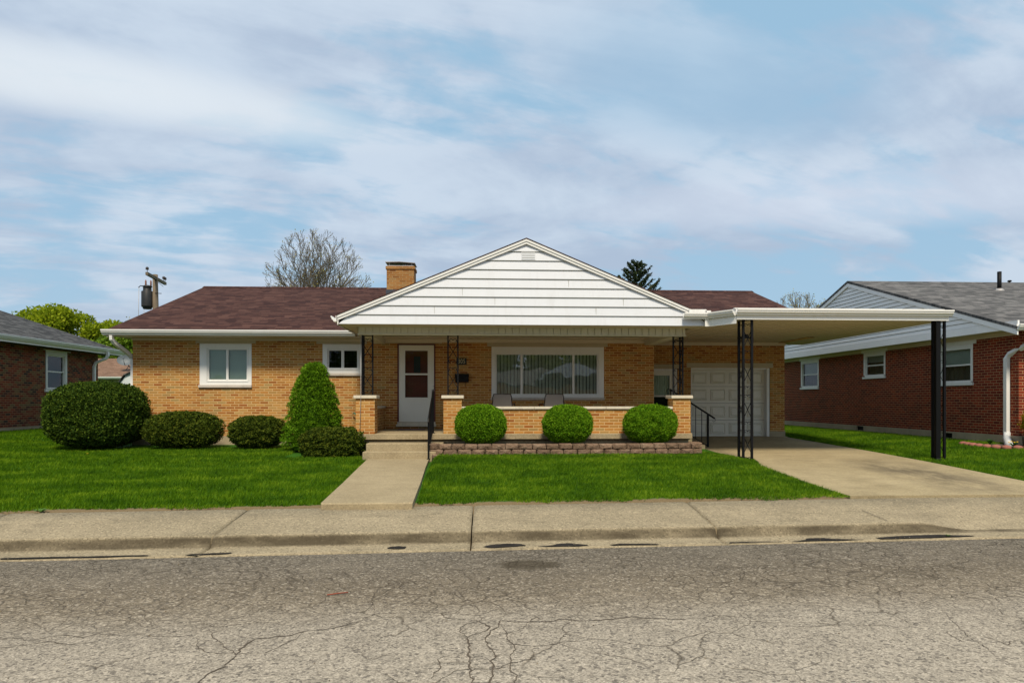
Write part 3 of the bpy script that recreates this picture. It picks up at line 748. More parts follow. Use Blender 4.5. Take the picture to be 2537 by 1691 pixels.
# ---- porch slab, steps, piers
mb = MB()
mb.bbox(-2.72, 4.90, 15.25, 17.98, -.885, -.755, .012)
mb.box(-2.62, 4.84, 15.36, 17.95, -1.35, -.905)
slab = mb.build('porch_slab', M['steps'], house)
mb = MB(); mb.box(-2.66, 4.86, 15.33, 17.9, -.905, -.885); mb.build('shadow_gap', M['dark_gap'], slab)
mb = MB()
mb.bbox(-2.37, -.72, 14.84, 15.36, -1.30, -.94, .012); mb.bbox(-2.40, -.70, 14.55, 14.86, -1.38, -1.10, .012)
mb.build('front_steps', M['steps'], house)
mb = MB()
mb.bbox(4.87, 5.20, 16.2, 17.7, -1.32, -.92, .01); mb.bbox(5.18, 5.52, 16.2, 17.7, -1.32, -1.09, .01)
mb.build('side_steps', M['steps'], house)
def pier(x0, x1, y0, y1, z0=-.755):
    mb = MB(); mb.box(x0, x1, y0, y1, z0, .03); p = mb.build('pier', M['tan_brick'], house)
    mb = MB(); mb.bbox(x0-.045, x1+.045, y0-.045, y1+.045, .03, .10, .008); mb.build('pier_cap', M['limestone'], p)
    return p
pier(-2.665, -2.25, 15.28, 15.70); pier(-.73, -.325, 15.28, 15.70); pier(4.46, 4.865, 15.28, 15.70)
for (x0, x1, y0, y1), cps in (((-.325, 4.46, 15.33, 15.53), [(-.325,1.30,15.29,15.57),(1.304,2.93,15.29,15.57),(2.934,4.46,15.29,15.57)]), ((-2.60,-2.40,15.70,17.99), [(-2.64,-2.36,15.70,17.985)]), ((4.56,4.76,15.70,16.1), [(4.52,4.80,15.70,16.12)])):
    mb = MB(); mb.box(x0, x1, y0, y1, -.755, -.21); lw = mb.build('porch_wall', M['tan_brick'], house)
    for q in cps: mb = MB(); mb.bbox(*q, -.21, -.152, .006); mb.build('coping', M['limestone'], lw)

# ---- wrought iron columns
def scroll(mb, P, u, z, s, sz, r=.005):
    # a C scroll: u direction s, centred at height z
    pts = []
    for i in range(11):
        a = i/10*math.pi*1.6; rad = sz*(1 - .55*i/10)
        pts.append(P(u + s*(sz - rad*math.cos(a)*1.0) , z + rad*math.sin(a)*.8))
    mb.tube(pts, r, 4)
def panel(mb, p0, p1, z0, z1, reps, post=.012, bars=True):
    p0 = Vector(p0); p1 = Vector(p1); d = (p1-p0); w = d.length; d.normalize()
    P = lambda u, z: (p0.x + d.x*u, p0.y + d.y*u, z)
    mb.tube([P(0, z1-.02), P(w, z1-.02)], .008, 4); mb.tube([P(0, z0+.02), P(w, z0+.02)], .006, 4)
    H = (z1-z0-.04)/reps
    for k in range(reps):
        a = z0+.02+k*H; c = w/2
        s = min(.05, w*.24)
        for sg in (-1, 1):
            scroll(mb, P, c, a+.10*H+.0, sg, s, .007)
            scroll(mb, P, c, a+.86*H, sg, s, .007)
            mb.tube([P(c+sg*s*1.7, a+.12*H), P(c+sg*w*.42, a+.17*H), P(c+sg*w*.47, a+.22*H), P(c+sg*w*.38, a+.28*H), P(c, a+.48*H)], .0075, 4)
            mb.tube([P(c, a+.48*H), P(c+sg*w*.38, a+.68*H), P(c+sg*w*.47, a+.74*H), P(c+sg*w*.42, a+.80*H), P(c+sg*s*1.7, a+.85*H)], .0075, 4)
        mb.ball(P(c, a+.48*H), .011, 6, 4)
def iron_column(name, posts, panels, z0, z1, psz, reps, parent):
    root = None
    mb = MB()
    for i, (x, y) in enumerate(posts):
        mb.box(x-psz/2, x+psz/2, y-psz/2, y+psz/2, z0, z1)
        mb.box(x-psz/2-.012, x+psz/2+.012, y-psz/2-.012, y+psz/2+.012, z0, z0+.008)
    root = mb.build(name, M['black_iron'], parent)
    for a, b in panels:
        mb = MB(); panel(mb, (*posts[a], 0), (*posts[b], 0), z0, z1, reps); mb.build('scrollwork', M['black_iron'], root)
    return root
iron_column('porch_column', [(-2.54,15.40),(-2.31,15.40),(-2.54,15.62)], [(0,1),(0,2)], .10, 1.446, .03, 2, house)
iron_column('porch_column', [(-.635,15.42),(-.412,15.42)], [(0,1)], .10, 1.446, .03, 2, house)
iron_column('porch_column', [(4.72,15.40),(4.50,15.40),(4.72,15.62)], [(0,1),(0,2)], .10, 1.446, .03, 2, house)
mb = MB(); mb.tube([(-2.545,15.24,1.44),(-2.545,15.235,.09),(-2.57,15.235,-.75)], .006, 5); mb.build('ground_wire', M['galv'], house)

# ---- carport
cpz0, cpz1 = 1.705, 1.90
poly = [(4.52,14.60),(5.02,14.62),(5.44,14.02),(10.06,14.02),(10.06,20.6),(9.65,21.2),(9.65,19.2),(5.2,19.2),(5.13,14.85),(4.52,14.66)]
mb = MB(); mb.prism([(5.12,14.64),(5.46,14.06),(10.03,14.06),(10.03,20.6),(9.2,20.6),(9.2,19.80),(5.12,19.80)], 'z', 1.70, 1.88)
cp = mb.build('carport_roof', M['soffit'], house)
mb = MB()
for i in range(24): mb.box(5.2+i*.2, 5.212+i*.2, 14.75 if i < 2 else 14.2, 19.7, 1.694, 1.6995)
mb.box(4.76, 9.157, 19.78, 19.845, 1.60, 1.699)
mb.build('ceiling_seam', M['soffit'], cp)
mb = MB()
# fascia + gutter following the front outline
def fascia(a, b, z0, z1, th=.03):
    a = Vector((*a, 0)); b = Vector((*b, 0)); d = (b-a).normalized(); nrm = Vector((d.y, -d.x, 0))
    p = [a, b, b+nrm*th, a+nrm*th]
    mb.prism([(q.x, q.y) for q in p], 'z', z0, z1)
def gut(a, b, z):
    a = Vector((*a, 0)); b = Vector((*b, 0)); d = (b-a).normalized(); nrm = Vector((d.y, -d.x, 0))
    pr = gutter_prof(); n = len(pr)
    v = [(a.x+nrm.x*q, a.y+nrm.y*q, z+h) for q, h in pr] + [(b.x+nrm.x*q, b.y+nrm.y*q, z+h) for q, h in pr]
    mb.add(v, [tuple(range(n)), tuple(range(n, 2*n))[::-1]] + [(i, n+i, n+(i+1) % n, (i+1) % n) for i in range(n)])
gut((4.50,14.66),(5.06,14.66),1.76); gut((5.08,14.64),(5.44,14.05),1.765); gut((5.43,14.04),(10.10,14.04),1.775)
fascia((4.98,14.655),(5.12,14.655),1.60,1.80,.02)
fascia((5.10,14.65),(5.45,14.055),1.60,1.78,.015); fascia((5.45,14.055),(10.06,14.055),1.685,1.78,.015)
mb.box(4.62, 5.0, 14.60, 14.9, 1.885, 1.965); mb.box(4.98, 5.10, 14.60, 14.8, 1.885, 1.94)
mb.box(5.40, 9.95, 14.02, 14.12, 1.902, 1.925)
mb.box(10.03, 10.06, 14.06, 20.6, 1.69, 1.90)
mb.build('gutter', M['white_trim'], cp)
iron_column('carport_column', [(5.655,14.20),(5.82,14.15),(5.645,14.42)], [(0,1),(0,2)], -1.335, 1.70, .045, 4, house)
iron_column('carport_column', [(9.84,14.24),(10.07,14.20),(10.05,14.44)], [(1,2)], -1.36, 1.70, .045, 4, house)
mb = MB(); mb.box(5.62, 5.90, 14.30, 14.44, 1.32, 1.345); mb.box(5.74, 5.80, 14.30, 14.40, 1.345, 1.40); mb.build('shelf', M['black_iron'], house)
mb = MB(); mb.tube([(9.85,14.11,1.78),(9.85,14.11,-1.24),(9.855,14.08,-1.31),(9.89,13.96,-1.345)], .04, rect=(.10,.085), up=(0,1,0)); mb.build('downspout', M['black_metal'], house)

# ---- windows and doors
def window(x0, x1, z0, z1, panes, y, casing_top, sillz, blind, bmat, name='window', sub=None, glass='glass', axis='x', flip=1):
    """opening x0..x1, z0..z1; panes = list of (x0,x1,z0,z1)"""
    mb = MB()
    px0 = min(p[0] for p in panes); px1 = max(p[1] for p in panes); pz0 = min(p[2] for p in panes); pz1 = max(p[3] for p in panes)
    f = .035
    def fr(a0, a1, b0, b1, d0, d1, i):   # ring frame
        mb.box(a0, a0+i, d0, d1, b0, b1); mb.box(a1-i, a1, d0, d1, b0, b1)
        mb.box(a0+i, a1-i, d0, d1, b1-i, b1); mb.box(a0+i, a1-i, d0, d1, b0, b0+i)
    cz1 = z1; cz0 = sillz
    # casing
    mb.box(x0, px0-f, y-.012, y+.06, cz0, cz1); mb.box(px1+f, x1, y-.012, y+.06, cz0, cz1)
    mb.box(px0-f, px1+f, y-.012, y+.06, pz1+f, cz1); mb.box(px0-f, px1+f, y-.012, y+.06, cz0, pz0-f)
    fr(px0-f-.012, px1+f+.012, pz0-f-.012, pz1+f+.012, y-.022, y-.0125, .014)
    win = mb.build(name, M['white_trim'], house)
    mb = MB(); fr(px0-f, px1+f, pz0-f, pz1+f, y+.012, y+.07, f-.004)
    for p, q in zip(panes, panes[1:]): mb.box(p[1], q[0], y+.008, y+.072, pz0-.003, pz1+.003)
    for i, p in enumerate(panes):
        o = .0 if i % 2 else .012
        fr(p[0]-.004, p[1]+.004, p[2]-.004, p[3]+.004, y+.018+o, y+.045+o, .012)
    mb.build('frame', M['white_trim'], win)
    for p in panes:
        mb = MB(); mb.quad((p[0],y+.04,p[2]),(p[1],y+.04,p[2]),(p[1],y+.04,p[3]),(p[0],y+.04,p[3])); mb.build('pane', M[glass], win)
    mb = MB(); mb.bbox(x0-.025, x1+.01, y-.05, y+.10, z0-.005, cz0-.004, .006); mb.build('sill', M['sill_stone'], win)
    mb = MB()
    if blind == 'slats':
        z = pz0
        while z < pz1:
            mb.add([(px0-.01,y+.085,z),(px1+.01,y+.085,z),(px1+.01,y+.10,z+.024),(px0-.01,y+.10,z+.024)], [(0,1,2,3)]); z += .025
        mb.box(px0-.02, px1+.02, y+.105, y+.11, pz0-.02, pz1+.02)
    elif blind == 'open':
        z = pz0+.01
        while z < pz1:
            mb.add([(px0-.01,y+.08,z),(px1+.01,y+.08,z),(px1+.01,y+.112,z+.006),(px0-.01,y+.112,z+.006)], [(0,1,2,3)]); z += .042
        for t in (.2, .5, .8):
            for p in panes: mb.box(lerp(p[0],p[1],t)-.002, lerp(p[0],p[1],t)+.002, y+.078, y+.08, pz0, pz1)
    elif blind == 'drape':
        x = px0-.03
        while x < px1:
            a = R(27); c_, s_ = math.cos(a)*.044, math.sin(a)*.044
            mb.add([(x-c_,y+.13-s_,pz0-.02),(x-c_*.1,y+.122,pz0-.02),(x+c_,y+.13+s_,pz0-.02),(x-c_,y+.13-s_,pz1+.02),(x-c_*.1,y+.122,pz1+.02),(x+c_,y+.13+s_,pz1+.02)], [(0,1,4,3),(1,2,5,4)]); x += .092
        mb.build('blind', M[bmat], win); return win
        v = []; n = int((px1-px0)/.012)
        for i in range(n+1):
            x = px0-.05+(px1-px0+.1)*i/n
            yy = y+.16+.028*math.sin(x*62+1.5*math.sin(x*9)) + .012*math.sin(x*131)
            v += [(x, yy, pz0-.1), (x, yy+.0, pz1+.1)]
        mb.add(v, [(2*i, 2*i+2, 2*i+3, 2*i+1) for i in range(n)], True)
    mb.build('blind' if blind != 'drape' else 'curtain', M[bmat], win)
    return win
def lintel(x0, x1, z0, z1, y, split=None):
    mb = MB()
    if split: mb.box(x0, split-.003, y-.012, y+.1, z0, z1); mb.box(split+.003, x1, y-.012, y+.1, z0, z1)
    else: mb.box(x0, x1, y-.012, y+.1, z0, z1)
    mb.build('lintel', M['lintel'], house)
window(*W1, [(-6.90,-6.455,.52,1.30),(-6.405,-5.93,.52,1.30)], W, 1.45, .385, 'slats', 'blind', glass='glass_clear')
lintel(-7.22, -5.70, 1.455, 1.56, W)
window(*W2, [(-3.84,-3.51,.83,1.29),(-3.45,-3.10,.83,1.29)], W, 1.45, .69, 'open', 'dark_blind')
lintel(-4.15, -2.85, 1.452, 1.545, W)
window(*BW, [(.535,1.173,.15,1.20),(1.22,2.555,.15,1.20),(2.60,3.21,.15,1.20)], W, 1.40, .06, 'drape', 'curtain', glass='glass_big')
lintel(.29, 3.49, 1.405, 1.50, W, 1.95)
lintel(-2.42, -.90, 1.475, 1.535, W)
# front storm door
mb = MB()
mb.box(-2.06, -2.025, W-.01, W+.1, -.66, 1.47); mb.box(-1.105, -1.07, W-.01, W+.1, -.66, 1.47); mb.box(-2.025, -1.105, W-.01, W+.1, 1.435, 1.47)
df = mb.build('door_frame', M['dark_red'], house)
mb = MB(); mb.bbox(-2.09, -1.05, W-.07, W+.12, -.70, -.64, .006); mb.box(-2.06, -1.07, W-.035, W+.1, -.64, -.575); mb.build('threshold', M['limestone'], df)
mb = MB()
dy = W+.005
gx0, gx1 = -1.865, -1.265; zA = (.695, 1.288); zB = (.063, .65)
mb.box(-2.022, gx0, dy, dy+.035, -.57, 1.432); mb.box(gx1, -1.108, dy, dy+.035, -.57, 1.432)
mb.box(gx0, gx1, dy, dy+.035, 1.288, 1.432); mb.box(gx0, gx1, dy, dy+.035, -.57, .063); mb.box(gx0, gx1, dy-.004, dy+.035, .65, .695)
for z0, z1 in (zA, zB):
    mb.box(gx0-.012, gx0+.006, dy-.008, dy-.001, z0-.012, z1+.012); mb.box(gx1-.006, gx1+.012, dy-.008, dy-.001, z0-.012, z1+.012)
sd = mb.build('storm_door', M['door_white'], house)
for z0, z1 in (zA, zB):
    mb = MB(); mb.quad((gx0,dy+.02,z0),(gx1,dy+.02,z0),(gx1,dy+.02,z1),(gx0,dy+.02,z1)); mb.build('pane', M['glass'], sd)
mb = MB(); mb.tube([(-1.16,dy-.002,.27),(-1.16,dy-.04,.27),(-1.16,dy-.045,.10),(-1.16,dy-.04,.02),(-1.16,dy-.002,.02)], .008, 6); mb.ball((-1.125,dy-.02,.36), .012); mb.build('handle', M['galv'], sd)
mb = MB(); mb.box(-2.03, -1.10, W+.12, W+.16, -.62, 1.46)
for k in range(12): mb.box(-1.98+.075*k, -1.975+.075*k, W+.115, W+.12, -.6, 1.4)
idr = mb.build('inner_door', M['wood_door'], house)
mb = MB(); mb.box(-1.64, -1.47, W+.10, W+.112, .72, 1.14); mb.build('door_window', M['flashing'], idr)
# side door
mb = MB()
y = G+.06
mb.box(4.96, 5.93, y-.03, y+.08, .86, .92); mb.box(5.87, 5.93, y-.03, y+.08, -1.13, .86); mb.box(4.96, 5.0, y-.03, y+.08, -1.13, .86)
sf = mb.build('side_door_frame', M['white_trim'], house)
mb = MB()
mb.box(5.0, 5.13, y, y+.04, -1.12, .86); mb.box(5.71, 5.87, y, y+.04, -1.12, .86); mb.box(5.13, 5.71, y, y+.04, .72, .86); mb.box(5.13, 5.71, y, y+.04, .09, .14); mb.box(5.13, 5.71, y, y+.04, -1.12, -.35)
d2 = mb.build('side_door', M['door_white'], house)
mb = MB(); mb.quad((5.13,y+.02,.14),(5.71,y+.02,.14),(5.71,y+.02,.72),(5.13,y+.02,.72)); mb.build('pane', M['glass_clear'], d2)
mb = MB(); mb.quad((5.13,y+.02,-.35),(5.71,y+.02,-.35),(5.71,y+.02,.09),(5.13,y+.02,.09)); mb.build('pane', M['glass'], d2)
mb = MB(); v = []
for i in range(60):
    x = 5.08+.68*i/59; v += [(x, y+.09+.018*math.sin(i*1.1), .10), (x, y+.09+.018*math.sin(i*1.1), .75)]
mb.add(v, [(2*i, 2*i+2, 2*i+3, 2*i+1) for i in range(59)], True); mb.build('curtain', M['curtain'], d2)
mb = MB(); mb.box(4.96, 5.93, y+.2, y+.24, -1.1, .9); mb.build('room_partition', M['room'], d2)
lintel(4.80, 6.02, .925, 1.05, G)
lintel(6.20, 8.80, .95, 1.09, G, 7.5)
# garage door
mb = MB()
gy = G+.20
mb.box(6.36, 8.62, gy, gy+.05, -1.115, .90)
for r in range(4):
    z0 = -1.10 + r*.5
    for c in range(4):
        x0 = 6.36 + .565*c + .055; x1 = x0+.455; a, b = z0+.085, z0+.415
        y0 = gy-.001; y1 = gy-.03
        i1, i2 = .0, .028
        # raised rim and sunk field
        v = [(x0,y0,a),(x1,y0,a),(x1,y0,b),(x0,y0,b),(x0+.015,y1,a+.015),(x1-.015,y1,a+.015),(x1-.015,y1,b-.015),(x0+.015,y1,b-.015),
             (x0+.04,y0-.001,a+.04),(x1-.04,y0-.001,a+.04),(x1-.04,y0-.001,b-.04),(x0+.04,y0-.001,b-.04),
             (x0+.07,y1,a+.07),(x1-.07,y1,a+.07),(x1-.07,y1,b-.07),(x0+.07,y1,b-.07)]
        f = []
        for k in range(3):
            for q in range(4): f.append((4*k+q, 4*k+(q+1) % 4, 4*k+4+(q+1) % 4, 4*k+4+q))
        f.append((12,13,14,15)); mb.add(v, f)
gd = mb.build('garage_door', M['door_white'], house)
mb = MB()
for r in range(1, 4): mb.box(6.36, 8.62, gy-.003, gy-.0005, -1.104+r*.5, -1.096+r*.5)
mb.box(6.36, 8.62, gy-.003, gy+.0, -1.125, -1.11)
mb.build('panel_seam', M['dark_gap'], gd)
mb = MB()
mb.box(6.30, 6.36, G+.02, gy+.06, -1.13, .94); mb.box(8.62, 8.70, G+.002, gy+.06, -1.13, .94); mb.box(6.36, 8.62, G+.02, gy+.06, .90, .945)
mb.build('garage_door_frame', M['white_trim'], house)
mb = MB(); mb.box(8.70, 8.712, G-.003, G+.1, -1.13, .945); mb.build('seal', M['dark_gap'], house)
# ================================================================ THINGS AT THE HOUSE
t = thing('house_number', 'small dark plate with gold number 305 on the brick wall beside the porch column', 'house number', (-.38, 17.97, 1.01))
mb = MB(); mb.bbox(-.515, -.255, 17.975, 18.0, .925, 1.095, .004); pl = mb.build('plate', M['plate'], t)
cu = bpy.data.curves.new('digits', 'FONT'); cu.body = '305'; cu.size = .165; cu.extrude = .003; cu.align_x = 'CENTER'; cu.align_y = 'CENTER'; cu.space_character = 1.05
to = bpy.data.objects.new('digits', cu); COL.objects.link(to)
bpy.context.view_layer.update()
me = bpy.data.meshes.new_from_object(to.evaluated_get(bpy.context.evaluated_depsgraph_get()))
bpy.data.objects.remove(to); bpy.data.curves.remove(cu)
me.transform(Matrix.Translation((-.385+.38, 17.971-17.97, 1.008-1.01)) @ Matrix.Rotation(R(90), 4, 'X') @ Matrix.Diagonal((.78, 1, 1, 1)))
me.materials.clear(); o = bpy.data.objects.new('digits', me); me.materials.append(M['gold']); COL.objects.link(o); o.parent = t

t = thing('mailbox', 'black metal mailbox mounted on the brick wall right of the front door', 'mailbox', (-.37, 17.97, .45))
mb = MB(); mb.bbox(-.545, -.20, 17.86, 18.0, .46, .64, .008); b = mb.build('box', M['black_metal'], t)
mb = MB(); mb.prism([(17.845,.60),(17.85,.655),(17.9,.68),(18.0,.685),(18.0,.67),(17.9,.66),(17.86,.64),(17.855,.60)], 'x', -.555, -.19); mb.build('lid', M['black_metal'], b)
mb = MB(); mb.tube([(-.28,17.95,.46),(-.28,17.93,.36),(-.28,17.90,.345)], .007, 5); mb.tube([(-.46,17.95,.46),(-.46,17.94,.43)], .007, 5); mb.build('hook', M['black_metal'], t)

t = thing('doormat', 'worn dark red doormat on the porch floor before the front door', 'doormat', (-1.6, 17.4, -.75))
mb = MB(); mb.bbox(-1.97, -1.3, 17.2, 17.65, -.752, -.735, .004); mb.build('mat', M['mat'], t)

def chair(label, x, y, rz, group):
    t = thing('patio_chair', label, 'chair', (x, y, -.752), group)
    # built about the origin facing +Y (towards the wall), back to the street
    ox, oy, oz = x, y, -.752
    def P(a, b, c): return (ox+a, oy+b, oz+c)
    mb = MB()
    n = 8; v = []
    pts = [(0,-.30,.885),(0,-.285,.80),(0,-.255,.65),(0,-.22,.50),(0,-.18,.42),(0,-.05,.39),(0,.12,.40),(0,.26,.43)]
    for (a, b, c) in pts[:4]:
        w = .20 + (.02 if c < .8 else 0) + .012*(0.885-c)
        v += [P(-w, b, c), P(w, b, c), P(w, b-.008, c), P(-w, b-.008, c)]
    f = []
    for i in range(3):
        q = 4*i
        for k in range(4): f.append((q+k, q+(k+1) % 4, q+4+(k+1) % 4, q+4+k))
    f += [(0,1,2,3), (15,14,13,12)]
    mb.add(v, f); mb.build('backrest', M['sling'], t)
    mb = MB(); v = []
    for (a, b, c) in pts[3:]: v += [P(-.225, b, c), P(.225, b, c)]
    mb.add(v, [(2*i, 2*i+1, 2*i+3, 2*i+2) for i in range(4)]); mb.build('seat', M['sling'], t)
    mb = MB()
    for s in (-1, 1):
        mb.tube([P(s*.20,-.30,.89), P(s*.225,-.285,.80), P(s*.235,-.22,.50), P(s*.24,-.05,.39), P(s*.24,.27,.43)], .012, 6)
    mb.tube([P(-.20,-.302,.888), P(.20,-.302,.888)], .010, 6)
    mb.tube([P(-.235,.27,.43), P(.235,.27,.43)], .010, 6)
    mb.build('frame', M['frame_brown'], t)
    for s in (-1, 1):
        mb = MB(); mb.tube([P(s*.232,-.26,.62), P(s*.27,-.22,.665), P(s*.285,-.05,.66), P(s*.285,.16,.65), P(s*.275,.24,.58), P(s*.27,.27,.30), P(s*.27,.25,.02)], .013, 6); mb.build('armrest', M['frame_brown'], t)
        mb = MB(); mb.tube([P(s*.24,-.15,.40), P(s*.26,-.28,.02)], .013, 6); mb.build('leg', M['frame_brown'], t)
    t.rotation_euler = (0, 0, rz)
    return t
g = 'patio chairs behind the porch wall'
c1 = chair('taupe sling patio chair on the porch, the one nearer the mailbox', .64, 16.45, R(-5), g)
c2 = copy_tree(c1, (1.84, 16.45, -.752), R(3)); c2['label'] = 'taupe sling patio chair behind the middle round bush'

# handrails
t = thing('handrail', 'black iron handrail running up the front steps to the door', 'handrail', (-.99, 14.6, -1.25))
mb = MB(); mb.box(-1.02,-.985,14.42,14.455,-1.25,-.38); mb.box(-1.04,-.965,14.40,14.475,-1.25,-1.24); mb.build('post', M['black_metal'], t)
mb = MB(); mb.box(-.99,-.955,15.52,15.555,-.755,.20); mb.box(-1.01,-.935,15.50,15.575,-.757,-.745); mb.build('post', M['black_metal'], t)
mb = MB(); mb.tube([(-1.0,14.30,-.47),(-1.0,14.34,-.40),(-1.0,14.42,-.36),(-.975,15.56,.22)], .02, rect=(.045,.022), up=(1,0,0)); mb.tube([(-1.0,14.44,-1.08),(-.975,15.52,-.62)], .01, rect=(.02,.02), up=(1,0,0)); mb.build('rail', M['black_metal'], t)
for k in range(1, 8):
    y = 14.44+1.1*k/8; f = k/8
    mb = MB(); mb.box(-1.0+.025*f-.007, -1.0+.025*f+.007, y-.007, y+.007, lerp(-1.08,-.62,f), lerp(-.36,.20,f)); mb.build('baluster', M['black_metal'], t)
t = thing('handrail', 'black iron handrail sloping down the side steps beside the garage door', 'handrail', (5.84, 16.9, -1.25))
Z = lambda x: lerp(.27, -.415, (x-4.86)/(5.90-4.86))
mb = MB(); mb.box(5.80,5.845,16.88,16.925,-1.25,Z(5.82)-.01); mb.box(5.78,5.865,16.86,16.945,-1.25,-1.24); mb.build('post', M['black_metal'], t)
mb = MB(); mb.tube([(4.86,16.9,.26),(5.92,16.9,Z(5.92)+.01),(6.0,16.9,-.47)], .02, rect=(.04,.022), up=(0,1,0)); mb.tube([(5.98,16.9,-.46),(6.02,16.9,-.49),(6.01,16.9,-.53),(5.97,16.9,-.55),(5.94,16.9,-.53)], .006, 5); mb.tube([(4.87,16.9,.27),(4.81,16.9,.28),(4.775,16.9,.24),(4.78,16.9,.17),(4.80,16.9,.15)], .008, 5)
mb.tube([(5.2,16.9,-.78),(5.82,16.9,-1.16)], .01, rect=(.02,.02), up=(0,1,0)); mb.build('rail', M['black_metal'], t)
mb = MB(); mb.box(4.86,4.89,16.88,16.91,-.755,.25); mb.build('post', M['black_metal'], t)
for x in (5.03, 5.20, 5.36, 5.51, 5.665):
    mb = MB(); mb.box(x-.007, x+.007, 16.893, 16.907, max(-.92, lerp(-.78,-1.16,(x-5.2)/.62)) if x < 5.2 else lerp(-.78,-1.16,(x-5.2)/.62), Z(x)-.01); mb.build('baluster', M['black_metal'], t)
# hose
hose = tag(MB().tube([(-3.20,17.93,-.36),(-3.15,17.86,-.34),(-3.06,17.80,-.42),(-3.0,17.78,-.6),(-2.97,17.75,-.85),(-3.0,17.7,-1.12),(-3.3,17.6,-1.14)], .016, 8).build('garden_hose', M['hose']), 'green garden hose hanging on the wall behind the conical shrub', 'hose')

# ---- planter wall: two courses of tumbled blocks
t = thing('planter_wall', 'low curved planter wall of tumbled brown blocks in front of the porch', 'planter wall', (1.8, 14.5, -1.2))
pw = t
def stone(x, y, z, w, d, h, rz, name='block'):
    mb = MB(); pts = []
    m = .018
    for sx in (-1, 1):
        for sy in (-1, 1):
            for sz in (-1, 1):
                cut = random.uniform(.02, .055) if sy < 0 else .012
                for q in ((sx*(w/2-cut), sy*d/2, sz*(h/2-m)), (sx*w/2, sy*(d/2-cut*.8), sz*(h/2-m)), (sx*(w/2-cut*.7), sy*(d/2-cut*.5), sz*h/2)):
                    pts.append([q[0]+random.uniform(-.005,.005), q[1]+random.uniform(-.006,.006), q[2]+random.uniform(-.003,.003)])
    if random.random() < .8: pts.append([random.uniform(-.3,.3)*w, -d/2-.016, random.uniform(-.2,.2)*h])
    c, s_ = math.cos(rz), math.sin(rz)
    mb.hull([(x+px*c-py*s_, y+px*s_+py*c, z+pz) for px, py, pz in pts])
    return mb.build(name, M['stone'], t)
def course(x0, x1, zc, off, yoff):
    x = x0 - off
    while x < x1:
        w = random.choice([.27, .285, .29, .30]); a = max(x, x0)
        ww = min(x+w, x1) - a
        if ww > .08:
            xm = a+ww/2; yy = 14.60+yoff - .03*math.sin((xm+.9)/5.6*math.pi)
            if xm > 3.9: yy += .0
            stone(xm, yy+random.uniform(-.008,.008), zc+random.uniform(-.004,.004), ww-.012, .20, .115, random.uniform(-.04,.04))
        x += w
course(-.86, 4.74, -1.115, .12, -.02); course(-.78, 4.74, -.995, 0, 0)
for zc in (-.995, -1.115): stone(-.90, 14.76, zc, .22, .2, .115, 1.2); stone(-.97, 14.93, zc, .2, .2, .115, 1.4); stone(4.80, 14.78, zc, .26, .2, .115, -1.3); stone(4.86, 15.02, zc, .26, .2, .115, -1.45)
for i in range(2): stone(-.80+.28*i, 14.52, -1.20, .27, .2, .10, .02)
mb = MB(); mb.box(-.85, 4.75, 14.68, 15.30, -1.3, -.985); mb.build('planting_soil', M['soil'], t)

# ================================================================ SHRUBS
def superell(d, rx, ry, rz, p):
    q = np.abs(d[:,0]/rx)**p + np.abs(d[:,1]/ry)**p + np.abs(d[:,2]/rz)**p
    return d * (q**(-1/p))[:,None]
def fine_lumps(P, seed, f=38):
    r = np.random.default_rng(seed+500); s = np.zeros(len(P))
    for i in range(10):
        a = r.normal(size=3); a *= f*r.uniform(.6,1.5)/np.linalg.norm(a); s += np.sin(P @ a + r.uniform(0, 6.28))
    return s/10**.5
def lumps(d, seed, k=9, f=6):
    r = np.random.default_rng(seed); s = np.zeros(len(d))
    for i in range(k):
        a = r.normal(size=3); a *= f*r.uniform(.6,1.8)/np.linalg.norm(a); s += np.sin(d @ a + r.uniform(0, 6.28))
    return s/k**.5
def leaves(C, N, L_, Wd, r, spread=.8, up=.15):
    """one small pointed leaf (two triangles) at each point"""
    n = len(C); T = N*(1-spread*.5) + r.normal(size=(n,3))*spread + np.array([0,0,up])
    T /= np.linalg.norm(T, axis=1)[:,None]
    S = np.cross(T, r.normal(size=(n,3))); S /= np.linalg.norm(S, axis=1)[:,None]+1e-9
    l = (L_*r.uniform(.6,1.3,n))[:,None]; w = (Wd*r.uniform(.7,1.3,n))[:,None]
    a = C - T*l*.4; b = C + S*w*.5; c = C + T*l*.6; d = C - S*w*.5
    V = np.stack([a,b,c,d], 1).reshape(-1,3); F = np.arange(4*n).reshape(-1,4)
    return V, F
